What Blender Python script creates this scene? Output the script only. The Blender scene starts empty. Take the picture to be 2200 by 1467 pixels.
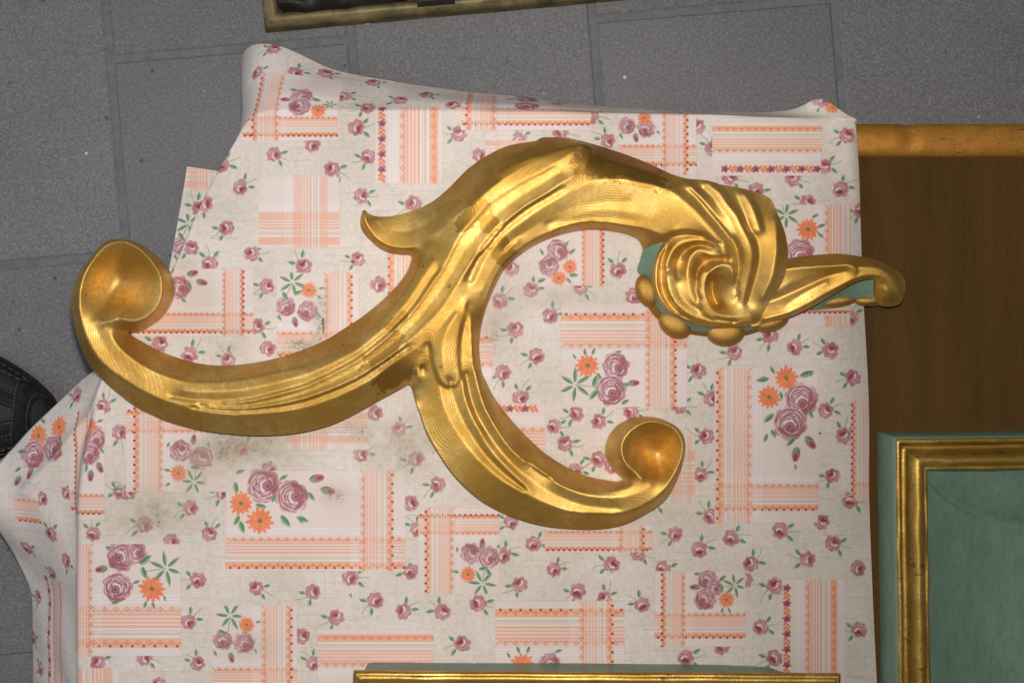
import bpy, math, random
import numpy as np
from mathutils import Vector, noise as mnoise

random.seed(7)
rng = np.random.default_rng(7)
sc = bpy.context.scene
COL = sc.collection

# ------------------------------------------------------------------ camera
CAM_Z = 1.5
FPX = 2600.0                     # focal length in photo pixels (2200 wide)
H = 0.140                        # height of the covered panel above the floor
cam_d = bpy.data.cameras.new("camera")
cam_d.sensor_width = 36.0
cam_d.lens = FPX / 2200.0 * 36.0
cam_d.clip_start = 0.05
cam_d.clip_end = 50
cam = bpy.data.objects.new("camera", cam_d)
cam.location = (0, 0, CAM_Z)
COL.objects.link(cam)
sc.camera = cam

# ------------------------------------------------------------------ world, lamps, exposure
w = bpy.data.worlds.new("World")
sc.world = w
w.use_nodes = True
w.node_tree.nodes["Background"].inputs[0].default_value = (0.74, 0.78, 0.86, 1)
w.node_tree.nodes["Background"].inputs[1].default_value = 0.125

def area(name, loc, target, power, size, color):
    d = bpy.data.lights.new(name, 'AREA')
    d.shape = 'DISK'
    d.size = size
    d.energy = power
    d.color = color
    o = bpy.data.objects.new(name, d)
    o.location = loc
    o.rotation_euler = (Vector(target) - Vector(loc)).to_track_quat('-Z', 'Y').to_euler()
    COL.objects.link(o)
    return o

area("camera_flash", (0.02, 0.13, 1.53), (-0.13, -0.10, H), 16.5, 0.07, (1.0, 0.965, 0.91))
area("doorway_daylight", (-2.2, 0.5, 1.6), (-0.2, 0, 0), 12.5, 1.0, (0.70, 0.84, 1.0))
sc.view_settings.view_transform = 'Standard'
sc.view_settings.look = 'None'
sc.view_settings.exposure = 0.0
sc.view_settings.gamma = 1.0

# ------------------------------------------------------------------ helpers
def P(px, py, z=0.0):
    k = (CAM_Z - z) / FPX
    return ((px - 1100.0) * k, -(py - 733.5) * k, z)

def link(name, me, mat=None, parent=None):
    o = bpy.data.objects.new(name, me)
    COL.objects.link(o)
    if mat is not None:
        me.materials.append(mat)
    if parent is not None:
        o.parent = parent
        o.matrix_parent_inverse = parent.matrix_world.inverted()
    return o

def mesh_from(name, verts, faces, smooth=True):
    me = bpy.data.meshes.new(name)
    me.from_pydata([tuple(v) for v in verts], [], [tuple(f) for f in faces])
    if smooth:
        me.polygons.foreach_set("use_smooth", [True] * len(me.polygons))
    me.update()
    return me

def empty(name, loc):
    o = bpy.data.objects.new(name, None)
    o.location = loc
    o.empty_display_size = 0.05
    COL.objects.link(o)
    bpy.context.view_layer.update()
    return o

def tag(o, label=None, cat=None, group=None, kind=None):
    if label: o["label"] = label
    if cat: o["category"] = cat
    if group: o["group"] = group
    if kind: o["kind"] = kind
    return o

def lin(c):
    out = []
    for v in c:
        v = v / 255.0
        out.append(v / 12.92 if v <= 0.04045 else ((v + 0.055) / 1.055) ** 2.4)
    return (out[0], out[1], out[2], 1.0)

class NT:
    """small node-tree helper"""
    def __init__(self, name):
        self.m = bpy.data.materials.new(name)
        self.m.use_nodes = True
        self.t = self.m.node_tree
        self.b = self.t.nodes["Principled BSDF"]
    def n(self, typ, **kw):
        nd = self.t.nodes.new(typ)
        for k, v in kw.items():
            if k in nd.bl_rna.properties.keys():
                setattr(nd, k, v)
            else:
                nd.inputs[k].default_value = v
        return nd
    def l(self, a, b):
        self.t.links.new(a, b)
    def coord(self):
        return self.n('ShaderNodeTexCoord').outputs['Object']
    def noise(self, scale, detail=4, rough=0.55, vec=None, stretch=None, dist=0.0):
        v = vec if vec is not None else self.coord()
        if stretch:
            mp = self.n('ShaderNodeMapping')
            mp.inputs['Scale'].default_value = stretch
            self.l(v, mp.inputs['Vector'])
            v = mp.outputs[0]
        nd = self.n('ShaderNodeTexNoise')
        nd.inputs['Scale'].default_value = scale
        nd.inputs['Detail'].default_value = detail
        nd.inputs['Roughness'].default_value = rough
        nd.inputs['Distortion'].default_value = dist
        self.l(v, nd.inputs['Vector'])
        return nd.outputs['Fac']
    def ramp(self, fac, stops, interp='LINEAR'):
        r = self.n('ShaderNodeValToRGB')
        r.color_ramp.interpolation = interp
        e = r.color_ramp.elements
        while len(e) < len(stops):
            e.new(0.5)
        for el, (p, c) in zip(e, stops):
            el.position = p
            el.color = c if len(c) == 4 else (*c, 1)
        self.l(fac, r.inputs[0])
        return r.outputs[0]
    def mix(self, fac, a, b, blend='MIX'):
        m = self.n('ShaderNodeMix')
        m.data_type = 'RGBA'
        m.blend_type = blend
        for s, v in ((m.inputs[0], fac), (m.inputs[6], a), (m.inputs[7], b)):
            if hasattr(v, 'links'):
                self.l(v, s)
            else:
                s.default_value = v
        return m.outputs[2]
    def math(self, op, a, b=None, c=None):
        m = self.n('ShaderNodeMath')
        m.operation = op
        for s, v in zip(m.inputs, (a, b, c)):
            if v is None:
                continue
            if hasattr(v, 'links'):
                self.l(v, s)
            else:
                s.default_value = v
        return m.outputs[0]
    def bump(self, height, strength=0.3, dist=0.001, normal=None):
        b = self.n('ShaderNodeBump')
        b.inputs['Strength'].default_value = strength
        b.inputs['Distance'].default_value = dist
        self.l(height, b.inputs['Height'])
        if normal is not None:
            self.l(normal, b.inputs['Normal'])
        self.l(b.outputs[0], self.b.inputs['Normal'])
        return b.outputs[0]
    def set(self, **kw):
        for k, v in kw.items():
            s = self.b.inputs[k.replace('_', ' ')]
            if hasattr(v, 'links'):
                self.l(v, s)
            else:
                s.default_value = v
        return self

G1 = lambda v: (v, v, v, 1)

# ------------------------------------------------------------------ materials
def mat_gold(name, base=(0.84, 0.575, 0.195), dark=(0.58, 0.335, 0.070), layers=True, rough=(0.49, 0.58), metal=0.87, patches=False, worn=None):
    t = NT(name)
    n1 = t.noise(14, 5, 0.6)
    n2 = t.noise(260, 3, 0.6)
    col = t.mix(t.ramp(n1, [(0.40, G1(0)), (0.62, G1(1))]), (*dark, 1), (*base, 1))
    col = t.mix(t.math('MULTIPLY', t.ramp(n2, [(0.35, G1(1)), (0.6, G1(0))]), 0.30), col, (dark[0] * 0.75, dark[1] * 0.72, dark[2] * 0.6, 1))
    n7 = t.noise(42, 6, 0.7, dist=0.6)
    col = t.mix(t.math('MULTIPLY', t.ramp(n7, [(0.44, G1(1)), (0.60, G1(0))]), 0.42), col, (dark[0] * 0.82, dark[1] * 0.74, dark[2] * 0.6, 1))
    n6 = t.noise(1100, 2, 0.6)
    col = t.mix(t.math('MULTIPLY', t.ramp(n6, [(0.42, G1(1)), (0.58, G1(0))]), 0.45), col, (dark[0] * 0.7, dark[1] * 0.66, dark[2] * 0.55, 1))
    # tiny specks of dirt
    n3 = t.noise(95, 2, 0.5)
    sp = t.ramp(n3, [(0.735, G1(0)), (0.77, G1(1))])
    col = t.mix(t.math('MULTIPLY', sp, 0.6), col, (0.10, 0.05, 0.015, 1))
    rgh = t.ramp(n1, [(0.3, G1(rough[1])), (0.7, G1(rough[0]))])
    if worn is not None:
        nw = t.noise(38, 5, 0.7, stretch=worn)
        wmask = t.ramp(nw, [(0.60, G1(0)), (0.68, G1(1))])
        col = t.mix(t.math('MULTIPLY', wmask, 0.75), col, (0.05, 0.03, 0.012, 1))
    met = metal
    if patches:
        at = t.n('ShaderNodeAttribute')
        at.attribute_name = 'retouch'
        nr = t.noise(75, 5, 0.75)
        pm = t.math('ADD', at.outputs['Fac'], t.math('MULTIPLY', t.math('SUBTRACT', nr, 0.5), 1.5))
        pm = t.ramp(pm, [(0.47, G1(0)), (0.53, G1(1))])
        col = t.mix(t.math('MULTIPLY', pm, 0.82), col, (0.30, 0.15, 0.022, 1))
        rgh = t.mix(pm, rgh, G1(0.5))
    t.set(Base_Color=col, Roughness=rgh, Metallic=met)
    h2 = t.math('MULTIPLY', n2, 0.8)
    if layers:
        geo = t.n('ShaderNodeNewGeometry')
        sx = t.n('ShaderNodeSeparateXYZ')
        t.l(geo.outputs['Position'], sx.inputs[0])
        sn = t.n('ShaderNodeSeparateXYZ')
        t.l(geo.outputs['True Normal'], sn.inputs[0])
        nz = t.noise(30, 2, 0.5)
        zz = t.math('ADD', sx.outputs['Z'], t.math('MULTIPLY', nz, 0.0010))
        fr = t.math('FRACT', t.math('DIVIDE', zz, 0.00050))
        tri = t.math('ABSOLUTE', t.math('SUBTRACT', fr, 0.5))          # 0..0.5
        groove = t.ramp(tri, [(0.0, G1(0)), (0.20, G1(0.8)), (0.4, G1(1))])
        flat = t.ramp(sn.outputs['Z'], [(0.70, G1(0)), (0.92, G1(1))])
        big = t.ramp(t.noise(9, 2, 0.5), [(0.38, G1(0.45)), (0.6, G1(1))])
        n5 = t.noise(640, 2, 0.6)
        h = t.math('ADD', t.math('MULTIPLY', t.math('MULTIPLY', groove, flat), big), t.math('ADD', h2, t.math('MULTIPLY', n5, 0.55)))
        t.bump(h, 0.34, 0.00027)
    else:
        t.bump(t.math('ADD', h2, t.math('MULTIPLY', t.noise(70, 4, 0.6, stretch=(1, 1, 1)), 0.8)), 0.35, 0.0008)
    return t.m

def mat_paint(name, col_a, col_b, rough=0.45, spec=0.4, scale=9, stretch=(1, 1, 1), bump=0.2, chips=None):
    t = NT(name)
    n1 = t.noise(scale, 6, 0.62, stretch=stretch)
    col = t.mix(t.ramp(n1, [(0.33, G1(0)), (0.68, G1(1))]), (*col_a, 1), (*col_b, 1))
    n2 = t.noise(190, 3, 0.6, stretch=stretch)
    col = t.mix(t.math('MULTIPLY', t.ramp(n2, [(0.45, G1(0)), (0.75, G1(1))]), 0.35), col, (col_a[0] * 0.55, col_a[1] * 0.55, col_a[2] * 0.55, 1))
    if chips:
        n3 = t.noise(44, 5, 0.65)
        col = t.mix(t.ramp(n3, [(0.70, G1(0)), (0.73, G1(1))]), col, (*chips, 1))
    t.set(Base_Color=col, Roughness=rough)
    t.b.inputs['Specular IOR Level'].default_value = spec
    n4 = t.noise(38, 5, 0.6, stretch=stretch)
    t.bump(t.math('ADD', n4, t.math('MULTIPLY', n2, 0.3)), bump, 0.002)
    return t.m

M = {}
M['gold'] = mat_gold('gilt_paint', patches=True)
M['gold_bead'] = mat_gold('gilt_bead', base=(0.66, 0.40, 0.11), dark=(0.48, 0.26, 0.055), layers=False, rough=(0.42, 0.52))
M['gold_rail'] = mat_gold('gilt_rail', base=(0.68, 0.33, 0.06), dark=(0.50, 0.21, 0.03), layers=False, rough=(0.42, 0.55), metal=.6, worn=(1, 8, 1))
M['gold_mould'] = mat_gold('gilt_moulding', base=(0.74, 0.50, 0.14), dark=(0.42, 0.25, 0.055), layers=False, rough=(0.34, 0.5), worn=(1, 3, 3))
M['green'] = mat_paint('sage_green_paint', (0.105, 0.175, 0.125), (0.170, 0.250, 0.188), 0.42, 0.4, 11, (1, 0.35, 1), 0.22)
M['green_soft'] = mat_paint('sage_green_band', (0.13, 0.20, 0.14), (0.165, 0.24, 0.17), 0.6, 0.3, 20, (1, 1, 1), 0.05)
M['brown'] = mat_paint('bronze_brown_board', (0.066, 0.033, 0.009), (0.088, 0.045, 0.011), 0.62, 0.06, 14, (2.4, 0.22, 1), 0.08)

def mat_bronze():
    t = NT('dull_bronze')
    n1 = t.noise(22, 5, 0.65)
    col = t.ramp(n1, [(0.32, (0.035, 0.030, 0.014, 1)), (0.5, (0.15, 0.115, 0.045, 1)), (0.72, (0.30, 0.22, 0.11, 1))])
    t.set(Base_Color=col, Roughness=0.5, Metallic=0.35)
    t.bump(t.noise(120, 4, 0.6), 0.3, 0.001)
    return t.m
M['bronze'] = mat_bronze()
M['dark_wood'] = mat_paint('blackened_wood', (0.012, 0.010, 0.008), (0.035, 0.028, 0.02), 0.55, 0.35, 18, (1, 1, 1), 0.4)

def mat_tile():
    t = NT('grey_speckled_tile')
    geo = t.n('ShaderNodeNewGeometry')
    pos = geo.outputs['Position']
    base = t.noise(3.2, 5, 0.6, vec=pos)
    info = t.n('ShaderNodeObjectInfo')
    g1 = t.noise(620, 2, 0.7, vec=pos)
    g2 = t.noise(250, 3, 0.65, vec=pos)
    col = t.ramp(base, [(0.3, (0.148, 0.138, 0.141, 1)), (0.7, (0.196, 0.185, 0.187, 1))])
    col = t.mix(t.ramp(g1, [(0.36, G1(0.75)), (0.52, G1(0))]), col, (0.055, 0.053, 0.055, 1))
    col = t.mix(t.ramp(g2, [(0.50, G1(0)), (0.72, G1(0.40))]), col, (0.34, 0.34, 0.355, 1))
    # warm worn tone, stains, white paint specks
    st = t.noise(7.5, 5, 0.65, vec=pos)
    col = t.mix(t.ramp(st, [(0.60, G1(0)), (0.74, G1(0.55))]), col, (0.09, 0.08, 0.075, 1))
    sp = t.n('ShaderNodeTexVoronoi')
    sp.inputs['Scale'].default_value = 19
    t.l(pos, sp.inputs['Vector'])
    col = t.mix(t.ramp(sp.outputs['Distance'], [(0.035, G1(1)), (0.055, G1(0))]), col, (0.55, 0.55, 0.55, 1))
    sp2 = t.n('ShaderNodeTexVoronoi')
    sp2.inputs['Scale'].default_value = 24
    mp = t.n('ShaderNodeMapping')
    mp.inputs['Location'].default_value = (3.3, 1.7, 0)
    t.l(pos, mp.inputs['Vector'])
    t.l(mp.outputs[0], sp2.inputs['Vector'])
    col = t.mix(t.ramp(sp2.outputs['Distance'], [(0.04, G1(0.8)), (0.075, G1(0))]), col, (0.05, 0.045, 0.042, 1))
    shade = t.math('ADD', 0.93, t.math('MULTIPLY', info.outputs['Random'], 0.14))
    mm = t.n('ShaderNodeMix'); mm.data_type = 'RGBA'; mm.blend_type = 'MULTIPLY'
    mm.inputs[0].default_value = 1
    t.l(col, mm.inputs[6])
    cmb = t.n('ShaderNodeCombineColor')
    for i in range(3):
        t.l(shade, cmb.inputs[i])
    t.l(cmb.outputs[0], mm.inputs[7])
    t.set(Base_Color=mm.outputs[2], Roughness=0.62)
    t.bump(t.math('ADD', g1, g2), 0.25, 0.0006)
    return t.m
M['tile'] = mat_tile()

def mat_grout():
    t = NT('grey_green_grout')
    geo = t.n('ShaderNodeNewGeometry')
    n = t.noise(60, 4, 0.6, vec=geo.outputs['Position'])
    t.set(Base_Color=t.ramp(n, [(0.3, (0.118, 0.126, 0.128, 1)), (0.7, (0.168, 0.178, 0.182, 1))]), Roughness=0.8)
    t.bump(t.noise(300, 3, 0.6, vec=geo.outputs['Position']), 0.4, 0.001)
    return t.m
M['grout'] = mat_grout()

# ------------------------------------------------------------------ floor: grout bed and single tiles
ROT = math.radians(4.8)          # tile joints lean in the photo
def floor_pt(a, b):
    """tile grid coordinates (metres, across / towards the viewer's feet) -> floor xy; origin = joint corner seen at photo (236,128)"""
    o = P(236, 128, 0)
    ca, sa = math.cos(ROT), math.sin(ROT)
    return (o[0] + a * ca + b * sa, o[1] + a * sa - b * ca)

bed = mesh_from('floor', [(-1.7, -1.4, -0.0025), (1.7, -1.4, -0.0025), (1.7, 1.4, -0.0025), (-1.7, 1.4, -0.0025)], [(0, 1, 2, 3)], False)
floor = link('floor', bed, M['grout'])
tag(floor, kind='structure')
TW, TL, GAP = 0.3003, 0.486, 0.0095
def tile_mesh():
    w2, l2, b = (TW - GAP) / 2, (TL - GAP) / 2, 0.0022
    v, f = [], []
    for (dx, z) in ((0, -0.006), (0, -0.0014), (b, 0.0)):
        v += [(-w2 + dx, -l2 + dx, z), (w2 - dx, -l2 + dx, z), (w2 - dx, l2 - dx, z), (-w2 + dx, l2 - dx, z)]
    for r in (0, 4):
        for i in range(4):
            j = (i + 1) % 4
            f.append((r + i, r + j, r + 4 + j, r + 4 + i))
    f.append((8, 9, 10, 11))
    return mesh_from('tile', v, f, False)
tm = tile_mesh()
tm.materials.append(M['tile'])
first = True
for i in range(-4, 6):
    off = (0.0 if i % 2 == 0 else -0.243)
    for j in range(-2, 6):
        a = (i + 0.5) * TW
        b = (j - 0.5) * TL + off
        x, y = floor_pt(a, b)
        if abs(x) > 1.55 or abs(y) > 1.25:
            continue
        t_ = bpy.data.objects.new('tile', tm)
        t_.location = (x, y, random.uniform(-0.0006, 0.0))
        t_.rotation_euler = (0, 0, ROT)
        COL.objects.link(t_)
        t_.parent = floor

# ------------------------------------------------------------------ tablecloth shape
PXM = (CAM_Z - H) / FPX          # metres per photo pixel on the cloth plane

def resample(pts, n):
    pts = np.asarray(pts, float)
    d = np.r_[0, np.cumsum(np.hypot(*(pts[1:, :2] - pts[:-1, :2]).T))]
    s = np.linspace(0, d[-1], n)
    return np.stack([np.interp(s, d, pts[:, k]) for k in range(pts.shape[1])], 1)

def smooth_open(p, it=30):
    p = p.copy()
    for _ in range(it):
        p[1:-1] = 0.25 * p[:-2] + 0.5 * p[1:-1] + 0.25 * p[2:]
    return p

# fold line: x, y, where the hem hangs (x, y), first slope, its length, second slope
FOLD = [
    (1839, 263, 1837, 258, 40, 10, 40), (1812, 261, 1812, 247, 40, 12, 30), (1786, 260, 1785, 222, 36, 14, 10), (1764, 259, 1760, 196, 36, 14, 4), (1742, 258, 1741, 219, 46, 16, 20),
    (1715, 257, 1716, 235, 66, 22, 50), (1660, 256, 1661, 240, 72, 26, 66), (1525, 251, 1525, 243, 74, 30, 73), (1440, 249, 1440, 238, 72, 30, 72), (1293, 247, 1293, 228, 66, 25, 70),
    (1194, 246, 1194, 217, 60, 28, 68), (1096, 245, 1096, 204, 54, 30, 65), (998, 243, 998, 196, 50, 30, 60), (900, 241, 900, 182, 46, 30, 56), (802, 240, 802, 168, 44, 28, 52), (716, 239, 713, 149, 40, 26, 45),
    (660, 239, 655, 121, 38, 25, 38), (615, 239, 605, 96, 36, 22, 33), (580, 240, 563, 91, 36, 22, 32), (553, 245, 531, 95, 40, 22, 36), (536, 256, 510, 114, 48, 22, 48), (524, 275, 500, 148, 58, 22, 60),
    (513, 297, 493, 190, 68, 22, 72), (500, 322, 487, 245, 76, 22, 78), (488, 340, 484, 305, 84, 20, 84), (440, 430, 449, 436, 86, 25, 89), (375, 580, 383, 584, 86, 25, 89), (305, 700, 310, 703, 84, 25, 88), (258, 772, 246, 780, 70, 24, 66),
    (234, 815, 194, 798, 64, 26, 50), (224, 850, 164, 825, 64, 34, 42), (214, 885, 128, 860, 64, 40, 36), (203, 930, 84, 903, 64, 44, 30), (193, 975, 40, 947, 64, 48, 26), (186, 1020, -5, 992, 64, 50, 22),
    (181, 1065, -34, 1046, 64, 52, 20), (178, 1105, -24, 1108, 66, 52, 22), (177, 1140, 2, 1146, 68, 52, 30), (177, 1190, 30, 1196, 70, 52, 39), (177, 1265, 69, 1267, 70, 50, 48), (177, 1360, 67, 1362, 70, 48, 48),
    (175, 1467, 65, 1467, 70, 48, 48), (173, 1640, 60, 1640, 70, 48, 48),
]
F = resample(FOLD, 440)
F = smooth_open(F, 10)
nF = len(F)
NS = 46
uvs, vxs = [], []
skirt_uv = np.zeros((nF, NS + 1, 2))
skirt_xyz = np.zeros((nF, NS + 1, 3))
def drape(L, th0, s0, th1, roll, n=NS):
    """arc-length profile of the hanging cloth: outward run X and drop Z at n+1 stations"""
    s_ = L * (np.arange(n + 1) / n) ** 1.15
    k0 = np.clip(s_ / roll, 0, 1); k0 = k0 * k0 * (3 - 2 * k0)
    k1 = np.clip((s_ - s0) / 26.0, 0, 1); k1 = k1 * k1 * (3 - 2 * k1)
    th = np.radians(k0 * (th0 * (1 - k1) + th1 * k1))
    ds = np.diff(s_, prepend=0)
    return s_, np.cumsum(ds * np.cos(th)), np.cumsum(ds * np.sin(th))
for i in range(nF):
    x, y, hx, hy, th0, s0, th1 = F[i]
    base = P(x, y, H)
    roll = 10.0 if y < 700 else 26.0
    lo, hi = 1.0, 420.0
    def gap(L):
        s_, X, Z = drape(L, th0, s0, th1, roll)
        zz = max(0.01, H - Z[-1] * PXM)
        h = P(hx, hy, zz)
        return X[-1] * PXM - math.hypot(h[0] - base[0], h[1] - base[1]), h
    hidden = th1 > 80
    if hidden or gap(hi)[0] < 0:
        L = 140.0
    else:
        for _ in range(40):
            mid = .5 * (lo + hi)
            if gap(mid)[0] < 0: lo = mid
            else: hi = mid
        L = hi
    if th1 > 70 and not hidden:
        L = min(L, 190.0)
    h = gap(L)[1]
    dx, dy = h[0] - base[0], -(h[1] - base[1])
    if hidden or math.hypot(dx, dy) < .004:
        j = min(max(i, 2), nF - 3)
        tx, ty = F[j + 2][0] - F[j - 2][0], F[j + 2][1] - F[j - 2][1]
        dx, dy = ty, -tx                    # outward of the fold
        if dx * (x - 1000) + dy * (y - 800) < 0: dx, dy = -dx, -dy
    q = math.hypot(dx, dy)
    dx, dy = dx / q, dy / q
    s_, X, Z = drape(L, th0, s0, th1, roll)
    for j in range(NS + 1):
        skirt_uv[i, j] = (x + dx * s_[j], y + dy * s_[j])
        skirt_xyz[i, j] = (base[0] + dx * X[j] * PXM, base[1] - dy * X[j] * PXM, H - Z[j] * PXM)
for _ in range(10):
    skirt_xyz[1:-1, 1:] = .25 * skirt_xyz[:-2, 1:] + .5 * skirt_xyz[1:-1, 1:] + .25 * skirt_xyz[2:, 1:]
    skirt_uv[1:-1, 1:] = .25 * skirt_uv[:-2, 1:] + .5 * skirt_uv[1:-1, 1:] + .25 * skirt_uv[2:, 1:]
# soft ripples over the hanging part
for i in range(nF):
    for j in range(NS + 1):
        u, v = skirt_uv[i, j]
        k = min(1.0, j / 14.0)
        nz = mnoise.noise(Vector((u * 0.011, v * 0.011, 0.3))) * 0.006 * k
        # crease that runs down the corner flap at the lower left
        if v > 800 and u < 230:
            t_ = (u - 150) * 0.70 + (v - 905) * 0.71
            nz += 0.007 * k * math.exp(-((t_ + 4) / 16.0) ** 2) * (1 if v < 1080 else 0)
        skirt_xyz[i, j, 2] = max(0.004, skirt_xyz[i, j, 2] + nz)

RIGHT = [(1838, 262), (1844, 330), (1848, 430), (1850, 520), (1855, 650), (1862, 760), (1867, 860), (1868, 950), (1866, 1040), (1871, 1180), (1877, 1330), (1884, 1467), (1892, 1640)]
R_ = smooth_open(resample(RIGHT, 60), 6)
verts, faces, vuv = [], [], []
idx = np.zeros((nF, NS + 1), int)
for i in range(nF):
    for j in range(NS + 1):
        idx[i, j] = len(verts)
        verts.append(tuple(skirt_xyz[i, j]))
        vuv.append(tuple(skirt_uv[i, j]))
for i in range(nF - 1):
    for j in range(NS):
        faces.append((idx[i, j], idx[i, j + 1], idx[i + 1, j + 1], idx[i + 1, j]))
ring = [idx[i, 0] for i in range(nF)]
for (x, y) in R_[1:][::-1]:
    ring.append(len(verts))
    verts.append(P(x, y, H))
    vuv.append((x, y))
faces.append(tuple(ring))
U0, U1, V0, V1 = -220.0, 1940.0, -20.0, 1680.0
TWX, THX = int(U1 - U0), int(V1 - V0)
cl_me = mesh_from('cloth_sheet', verts, faces)
def set_uv(me, vuv):
    ul = me.uv_layers.new(name='print')
    li = np.zeros(len(me.loops), int)
    me.loops.foreach_get('vertex_index', li)
    a = np.asarray(vuv)[li]
    a = np.stack([(a[:, 0] - U0) / (U1 - U0), 1 - (a[:, 1] - V0) / (V1 - V0)], 1)
    ul.data.foreach_set('uv', a.astype(np.float32).ravel())
set_uv(cl_me, vuv)

# projection of the hanging part, to find which spot of the cloth shows at a given photo point
sk_px = 1100 + skirt_xyz[:, :, 0] / (CAM_Z - skirt_xyz[:, :, 2]) * FPX
sk_py = 733.5 - skirt_xyz[:, :, 1] / (CAM_Z - skirt_xyz[:, :, 2]) * FPX
FOLDPOLY = np.array([(F[i][0], F[i][1]) for i in range(nF)] + [tuple(p) for p in R_[::-1]])
def in_poly(px, py, poly):
    x, y = poly[:, 0], poly[:, 1]
    x2, y2 = np.roll(x, -1), np.roll(y, -1)
    c = ((y > py) != (y2 > py)) & (px < (x2 - x) * (py - y) / (y2 - y + 1e-12) + x)
    return bool(c.sum() % 2)
def to_uv(px, py):
    if in_poly(px, py, FOLDPOLY):
        return px, py
    d = (sk_px - px) ** 2 + (sk_py - py) ** 2
    k = np.unravel_index(np.argmin(d), d.shape)
    if d[k] > 30 ** 2:
        return px, py
    return tuple(skirt_uv[k])

# ------------------------------------------------------------------ the print on the cloth, painted stroke by stroke
T = np.zeros((THX, TWX, 3), np.float32)
yy, xx = np.mgrid[0:THX, 0:TWX].astype(np.float32)
def vnoise(step, seed):
    r = np.random.default_rng(seed)
    g = r.random((int(THX / step) + 3, int(TWX / step) + 3)).astype(np.float32)
    fy, fx = yy / step, xx / step
    iy, ix = fy.astype(int), fx.astype(int)
    ty, tx = fy - iy, fx - ix
    ty, tx = ty * ty * (3 - 2 * ty), tx * tx * (3 - 2 * tx)
    return (g[iy, ix] * (1 - ty) * (1 - tx) + g[iy, ix + 1] * (1 - ty) * tx + g[iy + 1, ix] * ty * (1 - tx) + g[iy + 1, ix + 1] * ty * tx)
def C(*c):
    return np.array(c, np.float32)
LINEN = C(228, 215, 204)
T[:] = LINEN
# weave: thin darker threads both ways, broken into dashes
thread = ((xx % 4.0) < 1.2).astype(np.float32) * 9 + ((yy % 4.0) < 1.2).astype(np.float32) * 11
rr = rng.random((THX, TWX)).astype(np.float32)
T -= (thread * (0.45 + 1.1 * vnoise(7, 1)))[..., None]
T += ((rr - 0.5) * 22)[..., None]
for _ in range(2600):
    x0, y0 = rng.integers(0, TWX - 90), rng.integers(0, THX - 1)
    T[y0, x0:x0 + rng.integers(18, 90)] -= rng.uniform(8, 24)
for _ in range(1500):
    x0, y0 = rng.integers(0, TWX - 1), rng.integers(0, THX - 90)
    T[y0:y0 + rng.integers(18, 70), x0] -= rng.uniform(6, 18)
T += ((vnoise(60, 2) - 0.5) * 8)[..., None] * C(1, 1, 1.3)

def win(cx, cy, r):
    x0, x1 = int(max(0, cx - U0 - r)), int(min(TWX, cx - U0 + r + 1))
    y0, y1 = int(max(0, cy - V0 - r)), int(min(THX, cy - V0 + r + 1))
    if x1 <= x0 or y1 <= y0:
        return None
    return slice(y0, y1), slice(x0, x1)
CLIP = None                                # (x0,y0,x1,y1) print area of a patch, material coordinates
INV = None                                 # areas that stay on top (patches) for loose roses
def put(sl, a, col):
    if CLIP is not None:
        gx, gy = xx[sl] + U0, yy[sl] + V0
        a = a * ((gx >= CLIP[0]) & (gx <= CLIP[2]) & (gy >= CLIP[1]) & (gy <= CLIP[3]))
    T[sl] += (np.asarray(col, np.float32) - T[sl]) * a[..., None]
def ell(cx, cy, rx, ry, ang, col, al=1.0, soft=1.2, lobes=0, amp=0.0, ph=0.0):
    sl = win(cx, cy, max(rx, ry) * (1 + amp) + 3)
    if sl is None: return
    gx, gy = xx[sl] + U0 - cx, yy[sl] + V0 - cy
    c, s = math.cos(ang), math.sin(ang)
    a, b = (gx * c + gy * s) / rx, (-gx * s + gy * c) / ry
    r = np.sqrt(a * a + b * b) + 1e-6
    k = 1.0
    if lobes:
        k = 1 + amp * np.cos(np.arctan2(b, a) * lobes + ph)
    m = np.clip((k - r) * min(rx, ry) / soft + 0.5, 0, 1)
    put(sl, m * al, col)
def stroke(pts, w0, col, al=1.0, w1=None):
    pts = np.asarray(pts, float)
    w1 = w0 if w1 is None else w1
    c = pts.mean(0)
    R = np.abs(pts - c).max() + max(w0, w1) + 3
    sl = win(c[0], c[1], R)
    if sl is None: return
    gx, gy = xx[sl] + U0, yy[sl] + V0
    best = np.zeros(gx.shape, np.float32)
    n = len(pts) - 1
    for i in range(n):
        ax, ay = pts[i]; bx, by = pts[i + 1]
        ux, uy = bx - ax, by - ay
        L2 = ux * ux + uy * uy + 1e-9
        t = np.clip(((gx - ax) * ux + (gy - ay) * uy) / L2, 0, 1)
        d = np.hypot(gx - ax - t * ux, gy - ay - t * uy)
        wd = w0 + (w1 - w0) * (i + t) / n
        best = np.maximum(best, np.clip(wd / 2 - d + 0.5, 0, 1))
    put(sl, best * al, col)
def arc(cx, cy, r, a0, a1, wd, col, al=1.0, w1=None, sq=1.0):
    n = 6
    stroke([(cx + r * math.cos(a0 + (a1 - a0) * i / n), cy + r * sq * math.sin(a0 + (a1 - a0) * i / n)) for i in range(n + 1)], wd, col, al, w1)
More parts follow.
